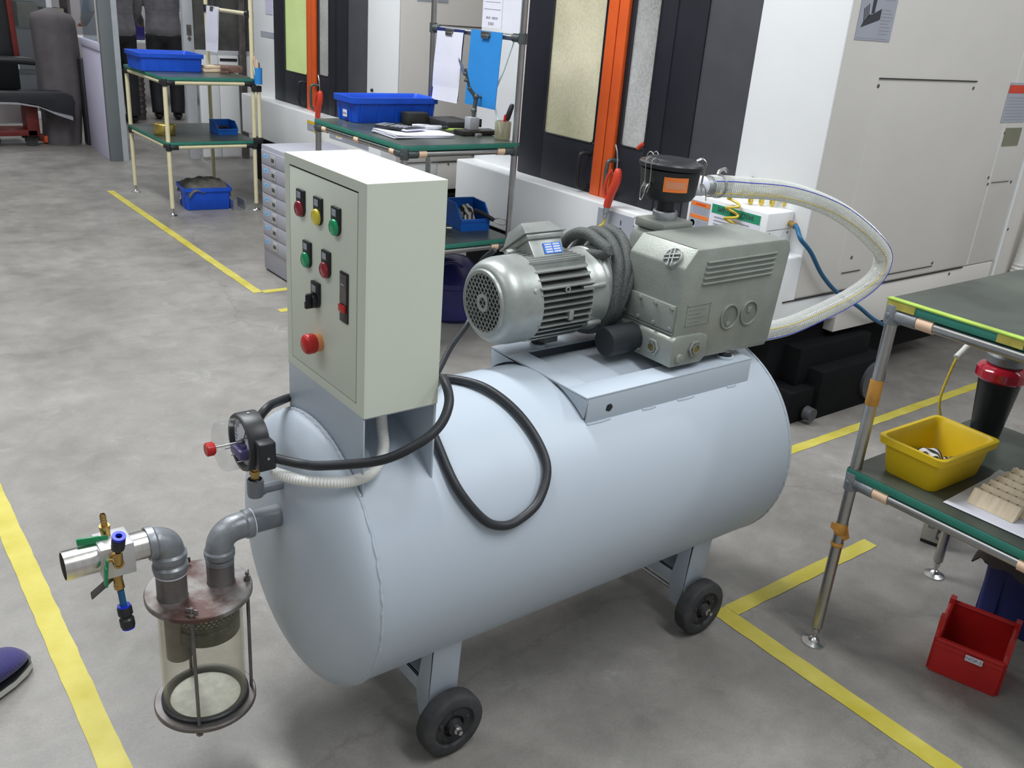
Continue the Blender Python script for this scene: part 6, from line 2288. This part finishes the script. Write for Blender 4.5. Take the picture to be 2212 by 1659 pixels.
# pale framed doors behind them
gd = thing('glass_partition', 'pale framed glass partition behind the covered equipment', 'partition', (1.7, 11.0, 0))
q = B()
for x in (1.25, 1.78, 2.32):
    q.box(x, 10.98, 0, x + .05, 11.03, 2.5)
q.box(1.25, 10.98, 0, 2.37, 11.03, .08)
q.box(1.78, 10.975, .5, 2.0, 10.985, .95)
q.build('frame', 'white', gd, bevel=.002, doubles=False)
q = B().box(1.30, 11.0, .08, 2.32, 11.01, 2.5)
q.build('glass_pane', 'glass', gd)
q = B()
q.tube([(1.83, 10.95, .80), (1.83, 10.93, .80), (1.83, 10.93, 1.10), (1.83, 10.95, 1.10)], .010, 8, smooth=False)
q.build('door_handle', 'steel', gd)
q = B()
q.box(1.55, 12.4, 1.0, 2.1, 12.45, 1.75)
tag(q.build('blue_board', mat('board_blue', (0.12, 0.22, 0.50), .5)), 'blue board beyond the glass partition at far left', 'board')
sb2 = thing('storage_rack', 'brown and green storage rack beyond the glass partition', 'rack', (2.5, 12.6, 0))
q = B()
for z in (.3, .8, 1.3, 1.8):
    q.box(2.0, 12.5, z, 2.9, 12.9, z + .03)
for x in (2.0, 2.87):
    q.box(x, 12.5, 0, x + .03, 12.9, 2.0)
q.build('rack_frame', 'rim_steel', sb2, doubles=False)
q = B()
for k in range(6):
    q.box(2.05 + (k % 3) * .28, 12.52, .83 + (k // 3) * .5, 2.27 + (k % 3) * .28, 12.85, 1.05 + (k // 3) * .5 + .05 * (k % 2))
q.build('stored_carton', mat('carton_brown', (0.22, 0.17, 0.13), .8, var=.3, scale=3, rgb2=(0.25, 0.27, 0.22)), sb2, bevel=.004, doubles=False, split=True)

# ================================================================== SHOE AT THE LEFT EDGE
sh_ = thing('knit_shoe', 'blue knitted sports shoe with white sole at the left edge', 'shoe', (.10, 1.93, 0))
# outline from heel (outside the frame) to toe
d_ = V((.80, .60, 0)).normalized()
s_ = V((-d_.y, d_.x, 0))
toe = V((.220, 2.008, 0))
def shoe_ring(t, w_, z0_, z1_, n=20):
    c = toe - d_ * t
    return [(c + s_ * (w_ * math.cos(2 * PI * k / n)) + V((0, 0, z0_ + (z1_ - z0_) * (.5 + .5 * math.sin(2 * PI * k / n))))) for k in range(n)]
q = B()
prof = [(.003, .010, .022, .030), (.008, .026, .020, .042), (.020, .038, .018, .054), (.045, .047, .018, .064), (.085, .050, .018, .074), (.12, .047, .018, .086), (.16, .041, .018, .10), (.20, .036, .018, .105), (.25, .036, .018, .108), (.275, .030, .018, .108), (.285, .012, .022, .10)]
vs, n = [], 20
for p in prof:
    vs += shoe_ring(p[0], p[1], p[2], p[3])
fs = [(i * n + k, i * n + (k + 1) % n, (i + 1) * n + (k + 1) % n, (i + 1) * n + k) for i in range(len(prof) - 1) for k in range(n)]
fs += [tuple(range(n))[::-1], tuple((len(prof) - 1) * n + k for k in range(n))]
q.add(vs, fs)
o = q.build('shoe_upper', 'shoeblue', sh_, ang=80, doubles=False)
bake(o, [('SUBSURF', {'levels': 1, 'render_levels': 1})])
def sole(w, z0_, z1_, m_, nm, grow):
    q = B()
    out = []
    for i, p in enumerate(prof):
        out.append((p[0] - grow, p[1] + grow))
    L1 = [toe - d_ * t + s_ * w_ for t, w_ in out]
    L2 = [toe - d_ * t - s_ * w_ for t, w_ in out][::-1]
    P = L1 + L2
    m = len(P)
    vs = [p + V((0, 0, z0_)) for p in P] + [p + V((0, 0, z1_ + .004 * (i % 3 == 0))) for i, p in enumerate(P)]
    q.add(vs, [tuple(range(m))[::-1], tuple(range(m, 2 * m))] + [(i, (i + 1) % m, m + (i + 1) % m, m + i) for i in range(m)])
    return q.build(nm, m_, sh_, ang=50)
sole(0, .001, .006, 'black', 'outsole', .0)
sole(0, .006, .020, 'sole', 'midsole', .003)
sole(0, .0205, .0235, 'black', 'sole_edge', .0025)
